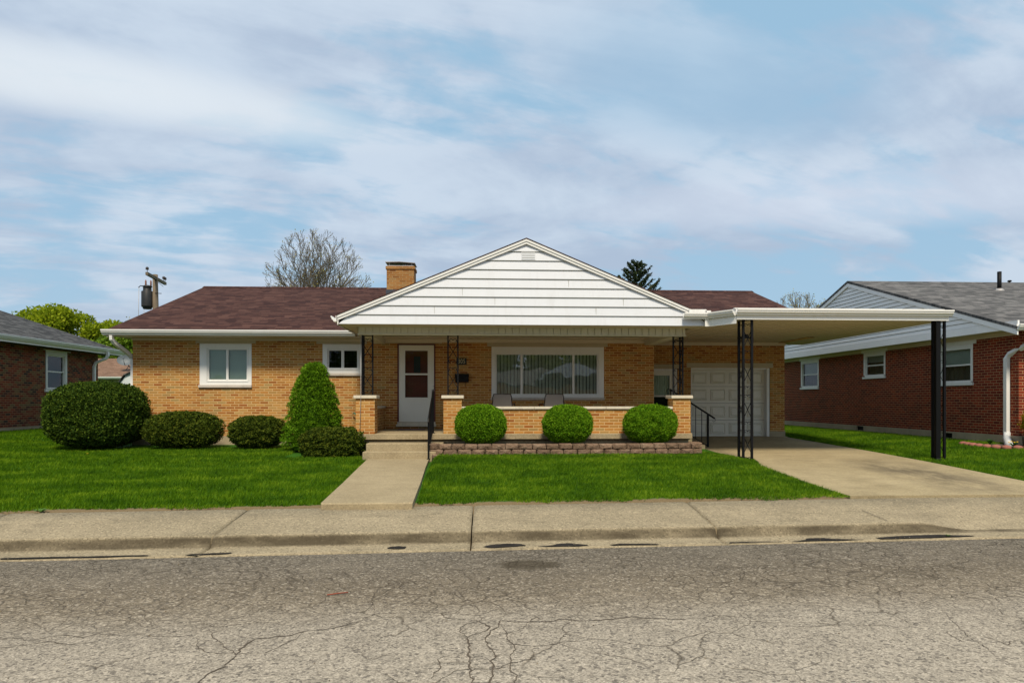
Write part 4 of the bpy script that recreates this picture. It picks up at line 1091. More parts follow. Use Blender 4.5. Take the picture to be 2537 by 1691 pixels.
def shrub(name, label, cat, c, r3, z0, mat, n, group=None, p=2.4, leaf=(.035,.018), amp=.05, lf=7, seed=1, taper=None, spread=.8, bumpy=.022):
    """crown centred at c=(x,y,zc) with radii r3, trimmed flat near z0"""
    t = thing(name, label, cat, (c[0], c[1], z0), group)
    r = np.random.default_rng(seed)
    d = r.normal(size=(n,3)); d /= np.linalg.norm(d, axis=1)[:,None]
    P = superell(d, *r3, p); lum = lumps(d, seed, 12, lf)
    depth = r.uniform(0,1,n)**2.2; depth = np.where(r.uniform(0,1,n) < .03, -r.uniform(0,.35,n), depth)
    def shape(P, lum, k):
        Q = P*(1 + amp*lum*.6)[:,None]*k[:,None]
        if taper: Q = taper(Q)
        return Q
    fl = np.clip(fine_lumps(P, seed), -1.6, 1.6)
    Q = shape(P, lum, 1.0 - .12*depth + bumpy*(fl-.6)/min(r3) + .012*r.normal(size=n))
    nrm = P/np.array(r3)**2; nrm /= np.linalg.norm(nrm, axis=1)[:,None]
    Q = Q + np.array(c); keep = Q[:,2] > z0+.03
    V, F = leaves(Q[keep], nrm[keep], leaf[0], leaf[1], r, spread)
    # inner mass of twigs and old leaf
    nu, nv = 40, 22; g = []
    for i in range(nv+1):
        for k in range(nu):
            a = math.pi*i/nv; b = 2*math.pi*k/nu; g.append((math.sin(a)*math.cos(b), math.sin(a)*math.sin(b), math.cos(a)))
    g = np.array(g); K = shape(superell(g, *r3, p), lumps(g, seed, 12, lf), np.full(len(g), .86)) + np.array(c)
    K[:,2] = np.maximum(K[:,2], z0+.05)
    KF = np.array([(i*nu+k, (i+1)*nu+k, (i+1)*nu+(k+1) % nu, i*nu+(k+1) % nu) for i in range(nv) for k in range(nu)])
    np_mesh('foliage', np.vstack([V, K]), np.vstack([F, KF+len(V)]), mat, t)
    mb = MB()
    for k in range(5):
        a = k*1.3; mb.tube([(c[0]+.05*math.cos(a), c[1]+.05*math.sin(a), z0-.05), (c[0]+r3[0]*.35*math.cos(a), c[1]+r3[1]*.35*math.sin(a), c[2]-r3[2]*.3)], .022, 5, r2=.01)
    mb.build('trunk', M['bark_dark'], t)
    return t
shrub('yew_bush', 'largest dark green yew bush, a big clipped mound at the left house corner', 'bush', (-9.12,17.0,-.36), (1.03,.95,.775), -1.15, M['yew'], 62000, p=2.9, amp=.035, seed=3, leaf=(.055,.026))
g = 'low clipped yews along the front wall'
shrub('yew_bush', 'low wide yew bush under the left bedroom window, next to the largest bush', 'bush', (-7.08,16.95,-.72), (.875,.6,.425), -1.15, M['yew_bright'], 38000, g, p=2.7, amp=.03, seed=5, leaf=(.05,.024))
shrub('yew_bush', 'low oval yew bush between the wide bush and the conical spruce', 'bush', (-5.32,16.95,-.78), (.665,.55,.38), -1.155, M['yew_bright'], 28000, g, p=2.6, amp=.03, seed=6, leaf=(.05,.024))
shrub('yew_bush', 'loaf shaped yew bush in front of the spruce, left of the front steps', 'bush', (-3.16,15.35,-.955), (.71,.5,.335), -1.28, M['yew_bright'], 38000, g, p=3.6, amp=.02, seed=8, leaf=(.046,.022))
g = 'round clipped bushes in the planter'
for x, w, lab, sd in ((.10, .555, 'round bright green bush in the planter below the mailbox', 11), (2.0, .545, 'middle one of the three round green bushes in the planter', 12), (3.84, .59, 'round green bush in the planter in front of the right brick pier', 13)):
    shrub('round_bush', lab, 'bush', (x,14.90,-.535), (w,.44,.43), -.955, M['box_green'], 42000, g, p=2.35, amp=.018, seed=sd, leaf=(.036,.016), lf=9, bumpy=.013)
# dwarf spruce: lumpy cone
def cone_taper(Q):
    z = (Q[:,2]+1.0)/2.0; k = 1.02 - .62*np.clip(z,0,1)**1.5
    Q = Q.copy(); Q[:,0] *= k; Q[:,1] *= k; return Q
def spruce_bush():
    t = thing('dwarf_spruce', 'bright green conical spruce with a rounded tip between the window and porch', 'shrub', (-3.82,16.3,-1.16))
    r = np.random.default_rng(21); Vs = []; Fs = []; off = 0
    H = 2.02; prof = lambda z: .665*(1-(z/H)**1.75)**.74
    K = []
    n = 205
    for i in range(n):
        z = .05 + (H-.12)*(i+.5)/n; a = i*2.399963; R0 = prof(z)*r.uniform(.84,1.14)
        cc = np.array([-3.82+R0*.86*math.cos(a), 16.3+R0*.72*math.sin(a), -1.16+z]); rr = r.uniform(.11,.20)
        m = 330; d = r.normal(size=(m,3)); d /= np.linalg.norm(d, axis=1)[:,None]; d[:,2] = np.abs(d[:,2])*.9-.25
        C = cc + d*rr*r.uniform(.7,1,m)[:,None]
        N = d*.5 + np.array([math.cos(a)*.6, math.sin(a)*.6, .5])
        N /= np.linalg.norm(N, axis=1)[:,None]
        V, F = leaves(C, N, .045, .018, r, .5, .2); Vs.append(V); Fs.append(F+off); off += len(V)
    g = []; nu, nv = 24, 16
    for i in range(nv+1):
        z = H*.96*i/nv
        for k in range(nu):
            b = 2*math.pi*k/nu; q = prof(min(z,H*.985))*.76; g.append((-3.82+q*math.cos(b)*.9, 16.3+q*.8*math.sin(b), -1.16+z))
    KF = np.array([(i*nu+k, i*nu+(k+1) % nu, (i+1)*nu+(k+1) % nu, (i+1)*nu+k) for i in range(nv) for k in range(nu)])
    np_mesh('foliage', np.vstack(Vs+[np.array(g)]), np.vstack(Fs+[KF+off]), M['spruce_green'], t)
    MB().tube([(-3.82,16.3,-1.2),(-3.82,16.3,.4)], .04, 6).build('trunk', M['bark_dark'], t)
spruce_bush()

# ================================================================ LAWN
def np_gh(x, y):
    g_ = -1.47 + .0335*(np.clip(y, 9.8, 20.5) - 9.8)
    s = lambda v, a, b: (lambda q: q*q*(3-2*q))(np.clip((v-a)/(b-a), 0, 1))
    g_ = g_ + .14*s(y, 10.4, 14.3)*s(x, -.98, -.78)*(1-.75*s(x, 4.9, 6.0)) + .05*s(y, 12, 15.5)*s(-x, 1.9, 2.6)
    k = s(x, 9.7, 12.9)*s(y, 10.5, 16.5); g_ = np.where(x > 9.7, g_ + (np.maximum(g_, -1.07)-g_)*k, g_)
    k = s(-x, 9.3, 13.6)*s(y, 11, 20); g_ = np.where(x < -9.3, g_ + (-.93-g_)*k, g_)
    return g_
def grass(areas):
    Vs = []
    for x0, x1, y0, y1, dens, hh in areas:
        n = int((x1-x0)*(y1-y0)*dens); x = RNG.uniform(x0, x1, n); y = RNG.uniform(y0, y1, n)
        k = ~in_paved(x, y) & (np.abs(x+.6) < y*.86+1.2)
        x, y = x[k], y[k]; n = len(x)
        z = np_gh(x, y) - .012
        patch = np.sin(x*2.1+np.sin(y*1.7)*1.5)*np.sin(y*2.6+np.sin(x*1.3)*2)
        h = hh*RNG.uniform(.6, 1.15, n)*(1+.12*patch); e = y-(9.64+.06*np.minimum(x,6.5)); h *= np.clip(.45+e*1.4, .4, 1); h *= np.where(RNG.uniform(0,1,n) < .02, 1.45, 1)
        w = RNG.uniform(.0045, .0085, n)*np.where(y > 14, 1.5, 1.0)
        a = RNG.uniform(0, 2*np.pi, n); lean = h*RNG.uniform(.1, .75, n); b = RNG.uniform(0, 2*np.pi, n) + .0
        dx, dy = np.cos(a)*w, np.sin(a)*w*.5
        lx, ly = np.cos(b)*lean + .012, np.sin(b)*lean
        V = np.stack([np.stack([x-dx,y-dy,z],1), np.stack([x+dx,y+dy,z],1), np.stack([x+lx,y+ly,z+h],1)], 1)
        Vs.append(V.reshape(-1,3))
    V = np.vstack(Vs); F = np.arange(len(V)).reshape(-1,3)
    o = np_mesh('grass', V, F, M['grass'])
    tag(o, 'short bright green mown grass of the front lawns', 'grass', kind='stuff')
    print('grass blades', len(F))
grass([(-15,-2,9.3,13.5,3000,.06), (-16,-2,13.5,18.2,2100,.062), (-20,-8.7,18.2,30,900,.07), (-.9,6.2,9.5,14.9,3600,.06), (9.1,15,10,16.5,2300,.065), (9.0,13,16.5,29,1300,.07)])
def tuft(name, label, cat, x, y, z, n, h, w, mat, spread=.1, flowers=0, group=None):
    t = thing(name, label, cat, (x, y, z), group); r = np.random.default_rng(int(abs(x*1000)) % 9999)
    V = []; F = []
    for i in range(n):
        a = r.uniform(0, 6.28); L_ = r.uniform(.5,1)*spread; hh = h*r.uniform(.5,1); q = 3*i
        px, py = -math.sin(a)*w, math.cos(a)*w
        b = len(V); V += [(x, y, z), (x+math.cos(a)*L_*.5+px, y+math.sin(a)*L_*.5+py, z+hh*.8), (x+math.cos(a)*L_, y+math.sin(a)*L_, z+hh*r.uniform(.5,1)), (x+math.cos(a)*L_*.5-px, y+math.sin(a)*L_*.5-py, z+hh*.8)]
        F.append((b,b+1,b+2,b+3))
    np_mesh('leaves', V, F, mat, t)
    for i in range(flowers):
        a = r.uniform(0, 6.28); q = spread*.6*r.uniform(.2,1)
        mb = MB(); mb.ball((x+math.cos(a)*q, y+math.sin(a)*q, z+h*r.uniform(.8,1.1)), .022, 8, 4, (1,1,.5)); mb.build('flower', M['yellow'], t)
    return t
tuft('weed', 'green weed growing through the bare soil at the left sidewalk edge', 'weed', -5.75, 9.33, -1.48, 26, .05, .012, M['weed'], .13)
tuft('weed', 'tiny weed in the gutter joint at the driveway apron', 'weed', 5.98, 8.36, -1.73, 18, .03, .006, M['weed'], .05)
tuft('dandelion', 'single yellow dandelion in the grass before the largest bush', 'flower', -8.72, 15.85, -1.25, 8, .05, .008, M['weed'], .06, 1)
t = tag(MB().tube([(-1.30,6.03,road_h(6)+.012),(-1.21,6.07,road_h(6)+.014),(-1.13,6.10,road_h(6)+.012)], .006, 5).build('stick', paint('stick', (.25,.06,.03), .8, .2)), 'small reddish brown stick lying on the asphalt', 'stick')

# grit, seeds and leaf scraps in the gutter, on the asphalt and along the walk edges
def debris():
    rr = np.random.default_rng(99); P = []; S = []
    for n, fx in ((420, 'gutter'), (260, 'road'), (160, 'walk'), (160, 'edge')):
        x = rr.uniform(-7, 9, n)
        if fx == 'gutter': y = np.array([asp(q) for q in x]) + np.abs(rr.normal(size=n))*.09+.01; z = np.full(n, -1.734)
        elif fx == 'road': y = rr.uniform(3.6, 7.9, n); z = np.array([road_h(q) for q in y]); 
        elif fx == 'walk': y = np.array([kerb(q) for q in x]) + rr.uniform(.1, 1.1, n); z = np.array([lerp(-1.60, -1.48, (b_-kerb(a_))/(back(a_)-kerb(a_))) if a_ < 5.6 else -1.56 for a_, b_ in zip(x, y)])
        else: y = np.array([back(q) for q in x]) - np.abs(rr.normal(size=n))*.06; z = np.full(n, -1.487)
        k = (np.abs(x) < y*.75) & ((x < 5.6) | (fx == 'road')); P.append(np.stack([x, y, z+.003], 1)[k]); S.append(rr.uniform(.003, .009, n)[k])
    P = np.vstack(P); S = np.concatenate(S); n = len(P); a = rr.uniform(0, 6.28, n); c, s = np.cos(a), np.sin(a); e = rr.uniform(.4, 1, n)
    V = []; 
    for ox, oy, oz in ((1,0,0),(0,1,0),(-1,0,0),(0,-1,0),(0,0,.8)):
        V.append(np.stack([P[:,0]+S*(ox*c-oy*e*s), P[:,1]+S*(ox*s+oy*e*c), P[:,2]+S*oz], 1))
    V = np.stack(V, 1).reshape(-1, 3); F = np.concatenate([np.arange(n)[:,None]*5+np.array(f) for f in ((0,1,4),(1,2,4),(2,3,4),(3,0,4))])
    t = NT('grit'); g = t.node('ShaderNodeNewGeometry'); t.fin(t.ramp(g.outputs['Random Per Island'], [(0, (.05,.035,.02)), (.45, (.13,.09,.05)), (.7, (.30,.25,.17)), (.9, (.16,.10,.03)), (1, (.5,.45,.36))]), .9, .1)
    tag(np_mesh('grit', V, F, t.m), 'loose grit and leaf scraps in the gutter and on the asphalt', 'grit', kind='stuff')
debris()

# ================================================================ LEFT NEIGHBOUR
nl = thing('neighbor_house', 'dark brown brick house with grey roof at the left edge', 'house', (-13.8, 20.6, -.93))
mb = MB()
LW = (22.65, 23.80, .26, 1.60)
wall_panel(mb, 12.2, 25.7, -.82, 1.662, -14.05, -13.8, [LW], 'y')
mb.box(-24.2, -24, 12.2, 25.7, -.82, 1.62); mb.box(-24, -14.05, 25.45, 25.7, -.82, 1.62); mb.box(-24, -14.05, 12.2, 12.45, -.82, 1.62)
mb.build('wall', M['brown_brick'], nl)
mb = MB(); mb.box(-24, -13.79, 12.19, 25.71, -1.3, -.82); mb.build('foundation', M['block_found'], nl)
mb = MB(); mb.prism([(-13.36,1.85),(-19,3.75),(-24.6,1.85),(-24.6,1.77),(-19,3.66),(-13.36,1.77)], 'y', 11.7, 26.55); mb.build('roof', M['grey_shingle_side'], nl)
mb = MB(); mb.box(-14.0, -13.4, 11.8, 26.5, 1.66, 1.68)
for y in (11.69, 26.54): mb.prism([(-13.4,1.66),(-13.4,1.83),(-19,3.72),(-24.6,1.83),(-24.6,1.66),(-19,3.55)], 'y', y, y+.02)
mb.build('soffit', paint('dark_eave', (.03,.025,.02), .8, .1), nl)
mb = MB(); gutter_y(mb, 11.7, 26.62, -13.38, 1.735, 1); mb.box(-13.40, -13.38, 11.7, 26.6, 1.66, 1.86); mb.build('gutter', M['grey_siding'], nl)
mb = MB(); mb.tube([(-13.32,25.45,1.73),(-13.32,25.45,1.6),(-13.36,25.43,1.5),(-13.70,25.38,1.34),(-13.75,25.36,1.2),(-13.75,25.36,-.9)], .04, rect=(.08,.09), up=(0,1,0)); mb.build('downspout', M['grey_siding'], nl)
mb = MB()
x = -13.80
mb.box(x-.06, x+.012, 22.67, 22.75, .36, 1.46); mb.box(x-.06, x+.012, 23.70, 23.80, .36, 1.46); mb.box(x-.06, x+.012, 22.67, 23.80, 1.46, 1.60)
mb.box(x-.10, x+.05, 22.60, 23.82, .26, .35); mb.box(x-.06, x+.02, 22.55, 24.0, 1.602, 1.62)
nw = mb.build('window', M['white_trim'], nl)
mb = MB(); mb.box(x-.09, x-.03, 22.75, 22.79, .37, 1.46); mb.box(x-.09, x-.03, 23.66, 23.70, .37, 1.46); mb.box(x-.085, x-.025, 22.79, 23.66, .90, .94); mb.box(x-.09, x-.03, 22.79, 23.66, .36, .40); mb.box(x-.09, x-.03, 22.79, 23.66, 1.42, 1.46); mb.build('frame', M['white_trim'], nw)
for a, b in ((.40,.90),(.94,1.42)):
    mb = MB(); mb.quad((x-.06,22.79,a),(x-.06,23.66,a),(x-.06,23.66,b),(x-.06,22.79,b)); mb.build('pane', M['glass'], nw)
mb = MB(); mb.box(x-.26, x-.25, 22.6, 24.4, .2, 1.6); mb.build('blind', M['room'], nw)  # plain dark sheet standing for the unlit room behind the panes

# ================================================================ RIGHT NEIGHBOUR
nr = thing('neighbor_house', 'dark red brick house with pale sided gable and grey roof on the right', 'house', (12.9, 22, -1.07))
XW = 12.9
wins = [(25.1,26.5,.41,1.53),(20.9,22.1,.69,1.54),(17.1,18.45,.385,1.46)]
mb = MB(); wall_panel(mb, 15.6, 28.9, -.86, 1.70, XW, XW+.24, wins, 'y')
mb.box(26, 26.2, 15.6, 28.9, -.86, 1.70); mb.box(XW+.24, 26, 15.6, 15.84, -.86, 1.70); mb.box(XW+.24, 26, 28.66, 28.9, -.86, 1.70)
mb.build('wall', M['red_brick'], nr)
mb = MB()
vents = [(17.85,18.2,-1.04,-.90),(22.1,22.5,-1.02,-.88)]
mb = MB(); wall_panel(mb, 15.58, 28.92, -1.35, -.86, XW-.02, XW+.2, vents, 'y'); mb.box(XW+.2, 26, 15.58, 15.8, -1.35, -.86); mb.build('foundation', M['block_found'], nr)
for a, b, c, d in vents:
    mb = MB(); mb.box(XW+.03, XW+.05, a, b, c, d)
    for k in range(4): mb.box(XW+.01, XW+.03, a, b, c+.02+k*.035, c+.028+k*.035)
    mb.build('foundation_vent', M['black_metal'], nr)
XG = 12.5; RY, RZ = 22.3, 3.99; sl = .318
rzf = lambda y: RZ - sl*abs(y-RY)
mb = MB(); mb.prism([(15.1,rzf(15.1)),(RY,RZ),(29.5,rzf(29.5)),(29.5,rzf(29.5)-.07),(RY,RZ-.08),(15.1,rzf(15.1)-.07)], 'x', XG-.06, 26.4)
rr = mb.build('roof', M['grey_shingle'], nr)
mb = MB(); mb.tube([(16.4,20.6,3.3),(16.4,20.6,4.02)], .06, 10); mb.build('vent_pipe', M['black_metal'], rr)
mb = MB(); mb.lathe((16.4,20.6,3.40), [(.16,.0),(.12,.05),(.07,.09)], 12); mb.build('flashing', M['galv'], rr)
mb = MB(); mb.tube([(18.6,22.9,3.7),(18.6,22.9,4.12)], .02, 8); mb.ball((18.6,22.9,4.14), .07, 8, 5, (1,1,.6)); mb.build('vent_cap', M['black_metal'], rr)
# sided gable facing left
mb = MB(); z = 1.845; k = 0
while z < RZ-.2:
    b = z+.118; h0 = (RZ-.11-z)/sl; h1 = max(.01, (RZ-.11-b)/sl)
    y = [max(15.14,RY-h0), min(29.46,RY+h0), min(29.46,RY+h1), max(15.14,RY-h1)]
    mb.add([(XG-.018,y[0],z),(XG-.018,y[1],z),(XG-.002,y[2],b),(XG-.002,y[3],b),(XG+.02,y[0],z),(XG+.02,y[1],z),(XG+.02,y[2],b),(XG+.02,y[3],b)], [(0,3,2,1),(0,1,5,4),(4,5,6,7),(2,3,7,6)])
    z = b
gs = mb.build('gable_siding', M['grey_siding'], nr)
mb = MB(); z = 1.845+.118
while z < RZ-.2:
    h0 = (RZ-.12-z)/sl; mb.box(XG-.0145, XG-.003, max(15.16,RY-h0), min(29.4,RY+h0), z-.011, z+.001); z += .118
mb.build('siding_shade_joint', bpy.data.materials['line_grey'], gs)  # grey strips painted as the shade line under each board
mb = MB()
mb.box(XG-.022, XG+.02, 15.12, 29.48, 1.65, 1.84)
for s in (-1, 1):
    ye = 15.1 if s < 0 else 29.5
    p = [(RY, RZ-.075), (ye, rzf(ye)-.075), (ye, rzf(ye)-.20), (RY, RZ-.20)]
    mb.prism(p if s < 0 else p[::-1], 'x', XG-.05, XG-.023)
mb.build('rake_trim', M['grey_siding'], nr)
mb = MB(); mb.box(XG+.02, XW+.3, 15.14, 29.46, 1.655, 1.67); mb.box(XW, 26.3, 15.14, 15.62, 1.655, 1.67); mb.box(XW-.012, XW-.001, 15.6, 28.9, 1.55, 1.655); mb.build('soffit', M['soffit'], nr)
mb = MB(); gutter_x(mb, XG-.06, 26.4, 15.12, 1.62+.0); mb.box(XG-.05, 26.4, 15.12, 15.14, 1.6, 1.74); mb.build('gutter', M['white_trim'], nr)
mb = MB(); mb.tube([(13.15,15.02,1.62),(13.15,15.04,1.5),(13.05,15.3,1.38),(12.87,15.85,1.10),(12.84,15.9,1.0),(12.84,15.9,-.82),(12.80,15.85,-.92),(12.62,15.55,-1.06)], .05, rect=(.09,.10), up=(0,1,0)); ds = mb.build('downspout', M['white_trim'], nr)
mb = MB(); mb.tube([(12.86,15.9,-.80),(12.80,15.85,-.90),(12.55,15.45,-1.06),(12.50,15.40,-1.08)], .075, 10); 
for k in range(5):
    f = .25+.15*k; c = Vector((12.82,15.88,-.88)).lerp(Vector((12.50,15.40,-1.08)), f); d_ = Vector((-.32,-.48,-.2)).normalized()*.012; mb.tube([c-d_, c+d_], .083, 10)
mb.build('flexible_elbow', M['pot'], ds)
for i, (a, b, c, d) in enumerate(wins):
    mb = MB(); q = .08
    mb.box(XW-.01, XW+.08, a, a+q, c+.1, d); mb.box(XW-.01, XW+.08, b-q, b, c+.1, d); mb.box(XW-.01, XW+.08, a+q, b-q, d-.12, d)
    mb.box(XW-.01, XW+.08, a+q, b-q, c+.07, c+.13); mb.box(XW-.045, XW+.08, a-.03, b+.03, c, c+.068)
    mb.box(XW-.015, XW+.05, a-.12, b+.12, d+.002, d+.10)
    mid = (c+.13+d-.12)/2
    w = mb.build('window', M['white_trim'], nr)
    mb = MB(); mb.box(XW+.03, XW+.07, a+q, a+q+.03, c+.13, d-.12); mb.box(XW+.03, XW+.07, b-q-.03, b-q, c+.13, d-.12); mb.box(XW+.025, XW+.075, a+q+.03, b-q-.03, mid-.02, mid+.02); mb.build('frame', M['white_trim'], w)
    for z0, z1 in ((c+.13, mid-.02), (mid+.02, d-.12)):
        mb = MB(); mb.quad((XW+.05,a+q,z0),(XW+.05,a+q,z1),(XW+.05,b-q,z1),(XW+.05,b-q,z0)); mb.build('pane', M['glass'], w)
    mb = MB()
    zb = mid if i != 1 else mid+.1
    z = zb
    while z < d-.12: mb.add([(XW+.10,a,z),(XW+.10,b,z),(XW+.115,b,z+.03),(XW+.115,a,z+.03)], [(0,3,2,1)]); z += .031
    mb.build('blind', M['blind'], w)
    mb = MB()
    v = []
    for k in range(50): yy = a+(b-a)*k/49; v += [(XW+.20+.02*math.sin(k*.9), yy, c), (XW+.20+.02*math.sin(k*.9), yy, d)]
    mb.add(v, [(2*k, 2*k+1, 2*k+3, 2*k+2) for k in range(49)], True); mb.build('curtain', M['dark_blind'] if i else M['room'], w)
# bed at its corner
t = thing('flowerbed_edging', 'scalloped red edging bricks around the flowerbed at the right house corner', 'edging', (12.3, 15.1, -1.1))
edge = [(12.05,16.3),(12.02,16.1),(12.0,15.9),(12.0,15.7),(12.03,15.5),(12.1,15.3),(12.22,15.14),(12.4,15.02),(12.6,14.96),(12.8,14.93),(13.0,14.92),(13.2,14.92)]
for x, y in edge:
    mb = MB(); z = gh(x, y); mb.lathe((x, y, z-.03), [(.10,0),(.10,.06),(.075,.085),(.03,.10)], 10); mb.build('edging_brick', M['terracotta'], t)
mb = MB(); mb.add([(x, y, gh(x,y)+.012) for x, y in edge] + [(13.3,15.6,-1.06),(12.9,15.6,-1.06),(12.9,16.4,-1.06)], [tuple(range(len(edge)+3))]); mb.build('soil', M['soil'], t)
tuft('flowering_plant', 'yellow flowering plant under the white downspout elbow', 'plant', 12.45, 15.22, -1.08, 40, .11, .012, M['green_leaf'], .18, 4)
tuft('leafy_plant', 'small leafy plant against the foundation left of the downspout elbow', 'plant', 12.3, 15.75, -1.07, 36, .16, .014, M['green_leaf'], .16)
shrub('forsythia_bush', 'yellow leaved bush at the right edge by the red brick corner', 'bush', (12.95,15.05,-.55), (.36,.34,.42), -.98, M['forsythia'], 3200, p=2, amp=.22, seed=31, leaf=(.05,.022), spread=1.0)
t = thing('flower_pot', 'dark pot on the ground beneath the yellow leaved bush', 'pot', (12.75, 15.15, -1.08))
mb = MB(); mb.lathe((12.75,15.15,-1.08), [(.09,0),(.12,.20),(.13,.21),(.13,.23),(.115,.23),(.10,.20)], 16); mb.build('pot', M['dark_pot'], t)
t = thing('flower_pot', 'white pot cut by the right edge beside the dark pot', 'pot', (12.93, 14.98, -1.06))
mb = MB(); mb.lathe((12.93,14.98,-1.06), [(.06,0),(.10,.17),(.11,.18),(.11,.2),(.095,.2),(.08,.17)], 16); mb.build('pot', M['pot'], t)

# ================================================================ FAR LEFT YARD
bh = thing('background_house', 'far house with a light brown roof seen between the two brick houses', 'house', (-22, 44, -1.1))
mb = MB(); mb.box(-30, -15, 42.4, 50, -1.4, 1.4); mb.build('wall', M['beige_wall'], bh)
mb = MB(); mb.prism([(42.0,1.42),(46.2,2.72),(50.4,1.42),(50.4,1.36),(46.2,2.65),(42.0,1.36)], 'x', -30.3, -14.7); mb.build('roof', M['tan_shingle'], bh)
mb = MB(); gutter_x(mb, -30.3, -14.7, 42.0, 1.26); mb.build('gutter', M['white_trim'], bh)
t = thing('satellite_dish', 'grey satellite dish standing on the light brown roof', 'satellite dish', (-21.0, 43.6, 1.9))
dc = Vector((-21.45, 43.0, 2.42)); 
mb = MB(); v = [tuple(dc+Vector((0,.05,0)))]; f = []
ax = Vector((.25,-.9,.35)).normalized(); u_ = ax.cross(Vector((0,0,1))).normalized(); w_ = u_.cross(ax)
for j in range(1, 5):
    for k in range(18):
        a = 2*math.pi*k/18; q = dc + (u_*math.cos(a)*.47 + w_*math.sin(a)*.36)*(j/4) + ax*(.10*(j/4)**2-.05); v.append(tuple(q))
for k in range(18): f.append((0, 1+k, 1+(k+1) % 18))
for j in range(3):
    for k in range(18): f.append((1+j*18+k, 1+(j+1)*18+k, 1+(j+1)*18+(k+1) % 18, 1+j*18+(k+1) % 18))
mb.add(v, f, True); mb.build('reflector', M['dish'], t)
mb = MB(); mb.tube([tuple(dc+ax*-.04), (-21.35,43.2,2.1), (-21.2,43.4,1.82)], .03, 6); mb.tube([(-21.35,43.2,2.1), (-21.6,43.3,1.80)], .02, 5); mb.build('mast', M['dish'], t)
mb = MB(); mb.tube([tuple(dc-w_*.34), tuple(dc-w_*.42+ax*.5-u_*.05), tuple(dc-w_*.15+ax*.62)], .022, 5); mb.ball(tuple(dc-w_*.12+ax*.62), .06); mb.build('feed_arm', M['dish'], t)
sh = thing('garden_shed', 'white shed with a barn shaped roof at the brick house corner', 'shed', (-15.6, 33, -1.1))
mb = MB(); mb.prism([(-16.75,-1.3),(-16.75,.75),(-16.45,1.15),(-15.55,1.55),(-14.65,1.15),(-14.35,.75),(-14.35,-1.3)], 'y', 33, 35.5)
for k in range(14): mb.box(-16.7+k*.17, -16.692+k*.17, 32.985, 33.0, -1.2, .9)
mb.build('wall', M['shed'], sh)
mb = MB(); a = [(-16.85,.72),(-16.50,1.20),(-15.55,1.62),(-14.60,1.20),(-14.25,.72)]
mb.prism(a + [(x, z-.05) for x, z in a[::-1]], 'y', 32.9, 35.6); mb.build('roof', M['grey_shingle_side'], sh)
# utility pole
t = thing('utility_pole', 'wooden utility pole with crossarm behind the left end of the brown roof', 'utility pole', (-13.72, 30, -1.1))
mb = MB(); mb.tube([(-13.66,30,-1.3),(-13.70,30,3),(-13.73,30,5.36)], .15, 10, r2=.105); mb.build('pole', M['pole_wood'], t)
mb = MB(); mb.tube([(-13.50,28.75,5.18),(-13.86,31.25,5.18)], .05, rect=(.10,.12), up=(0,0,1)); ca = mb.build('crossarm', M['pole_wood'], t)
for y, x in ((28.82,-13.51),(31.0,-13.82),(31.2,-13.85)):
    mb = MB(); mb.tube([(x,y,5.22),(x,y,5.36)], .012, 5); mb.lathe((x,y,5.34), [(.03,0),(.075,.02),(.05,.05),(.07,.07),(.035,.12)], 10); mb.build('insulator', M['insulator'], ca)
mb = MB(); mb.tube([(-13.72,30.1,5.1),(-13.80,30.9,5.0)], .012, 4); mb.tube([(-13.7,29.9,4.55),(-13.4,29.85,4.53)], .014, 4); mb.build('brace', M['black_metal'], t)
mb = MB(); mb.lathe((-14.06,30,3.88), [(.15,0),(.18,.02),(.18,.07),(.225,.09),(.235,.14),(.235,.74),(.225,.76),(.17,.77),(.165,.93),(.19,.95),(.19,.98),(.1,1.02)], 20)
tr = mb.build('transformer', M['transformer'], t)
for x, y in ((-14.10,29.95),(-13.92,30.02)):
    mb = MB(); mb.lathe((x,y,4.88), [(.045,0),(.03,.04),(.045,.07),(.03,.11),(.04,.14),(.03,.20),(.012,.25)], 8); mb.build('bushing', M['rust'], tr)
mb = MB(); mb.tube([(-14.38,29.9,4.78),(-14.3,29.9,4.86),(-14.0,30,4.84)], .02, 5); mb.tube([(-13.85,30,4.45),(-13.7,30,4.45)], .04, 5); mb.tube([(-13.85,30,4.0),(-13.7,30,4.0)], .04, 5); mb.build('bracket', M['black_metal'], tr)
mb = MB()
mb.tube([(-14.36,29.9,4.80),(-14.38,29.9,3.6),(-14.4,30.2,2.0)], .011, 4); mb.tube([(-14.15,29.9,3.9),(-14.16,29.9,2.2)], .009, 4)
mb.build('drop_wire', M['galv'], t)

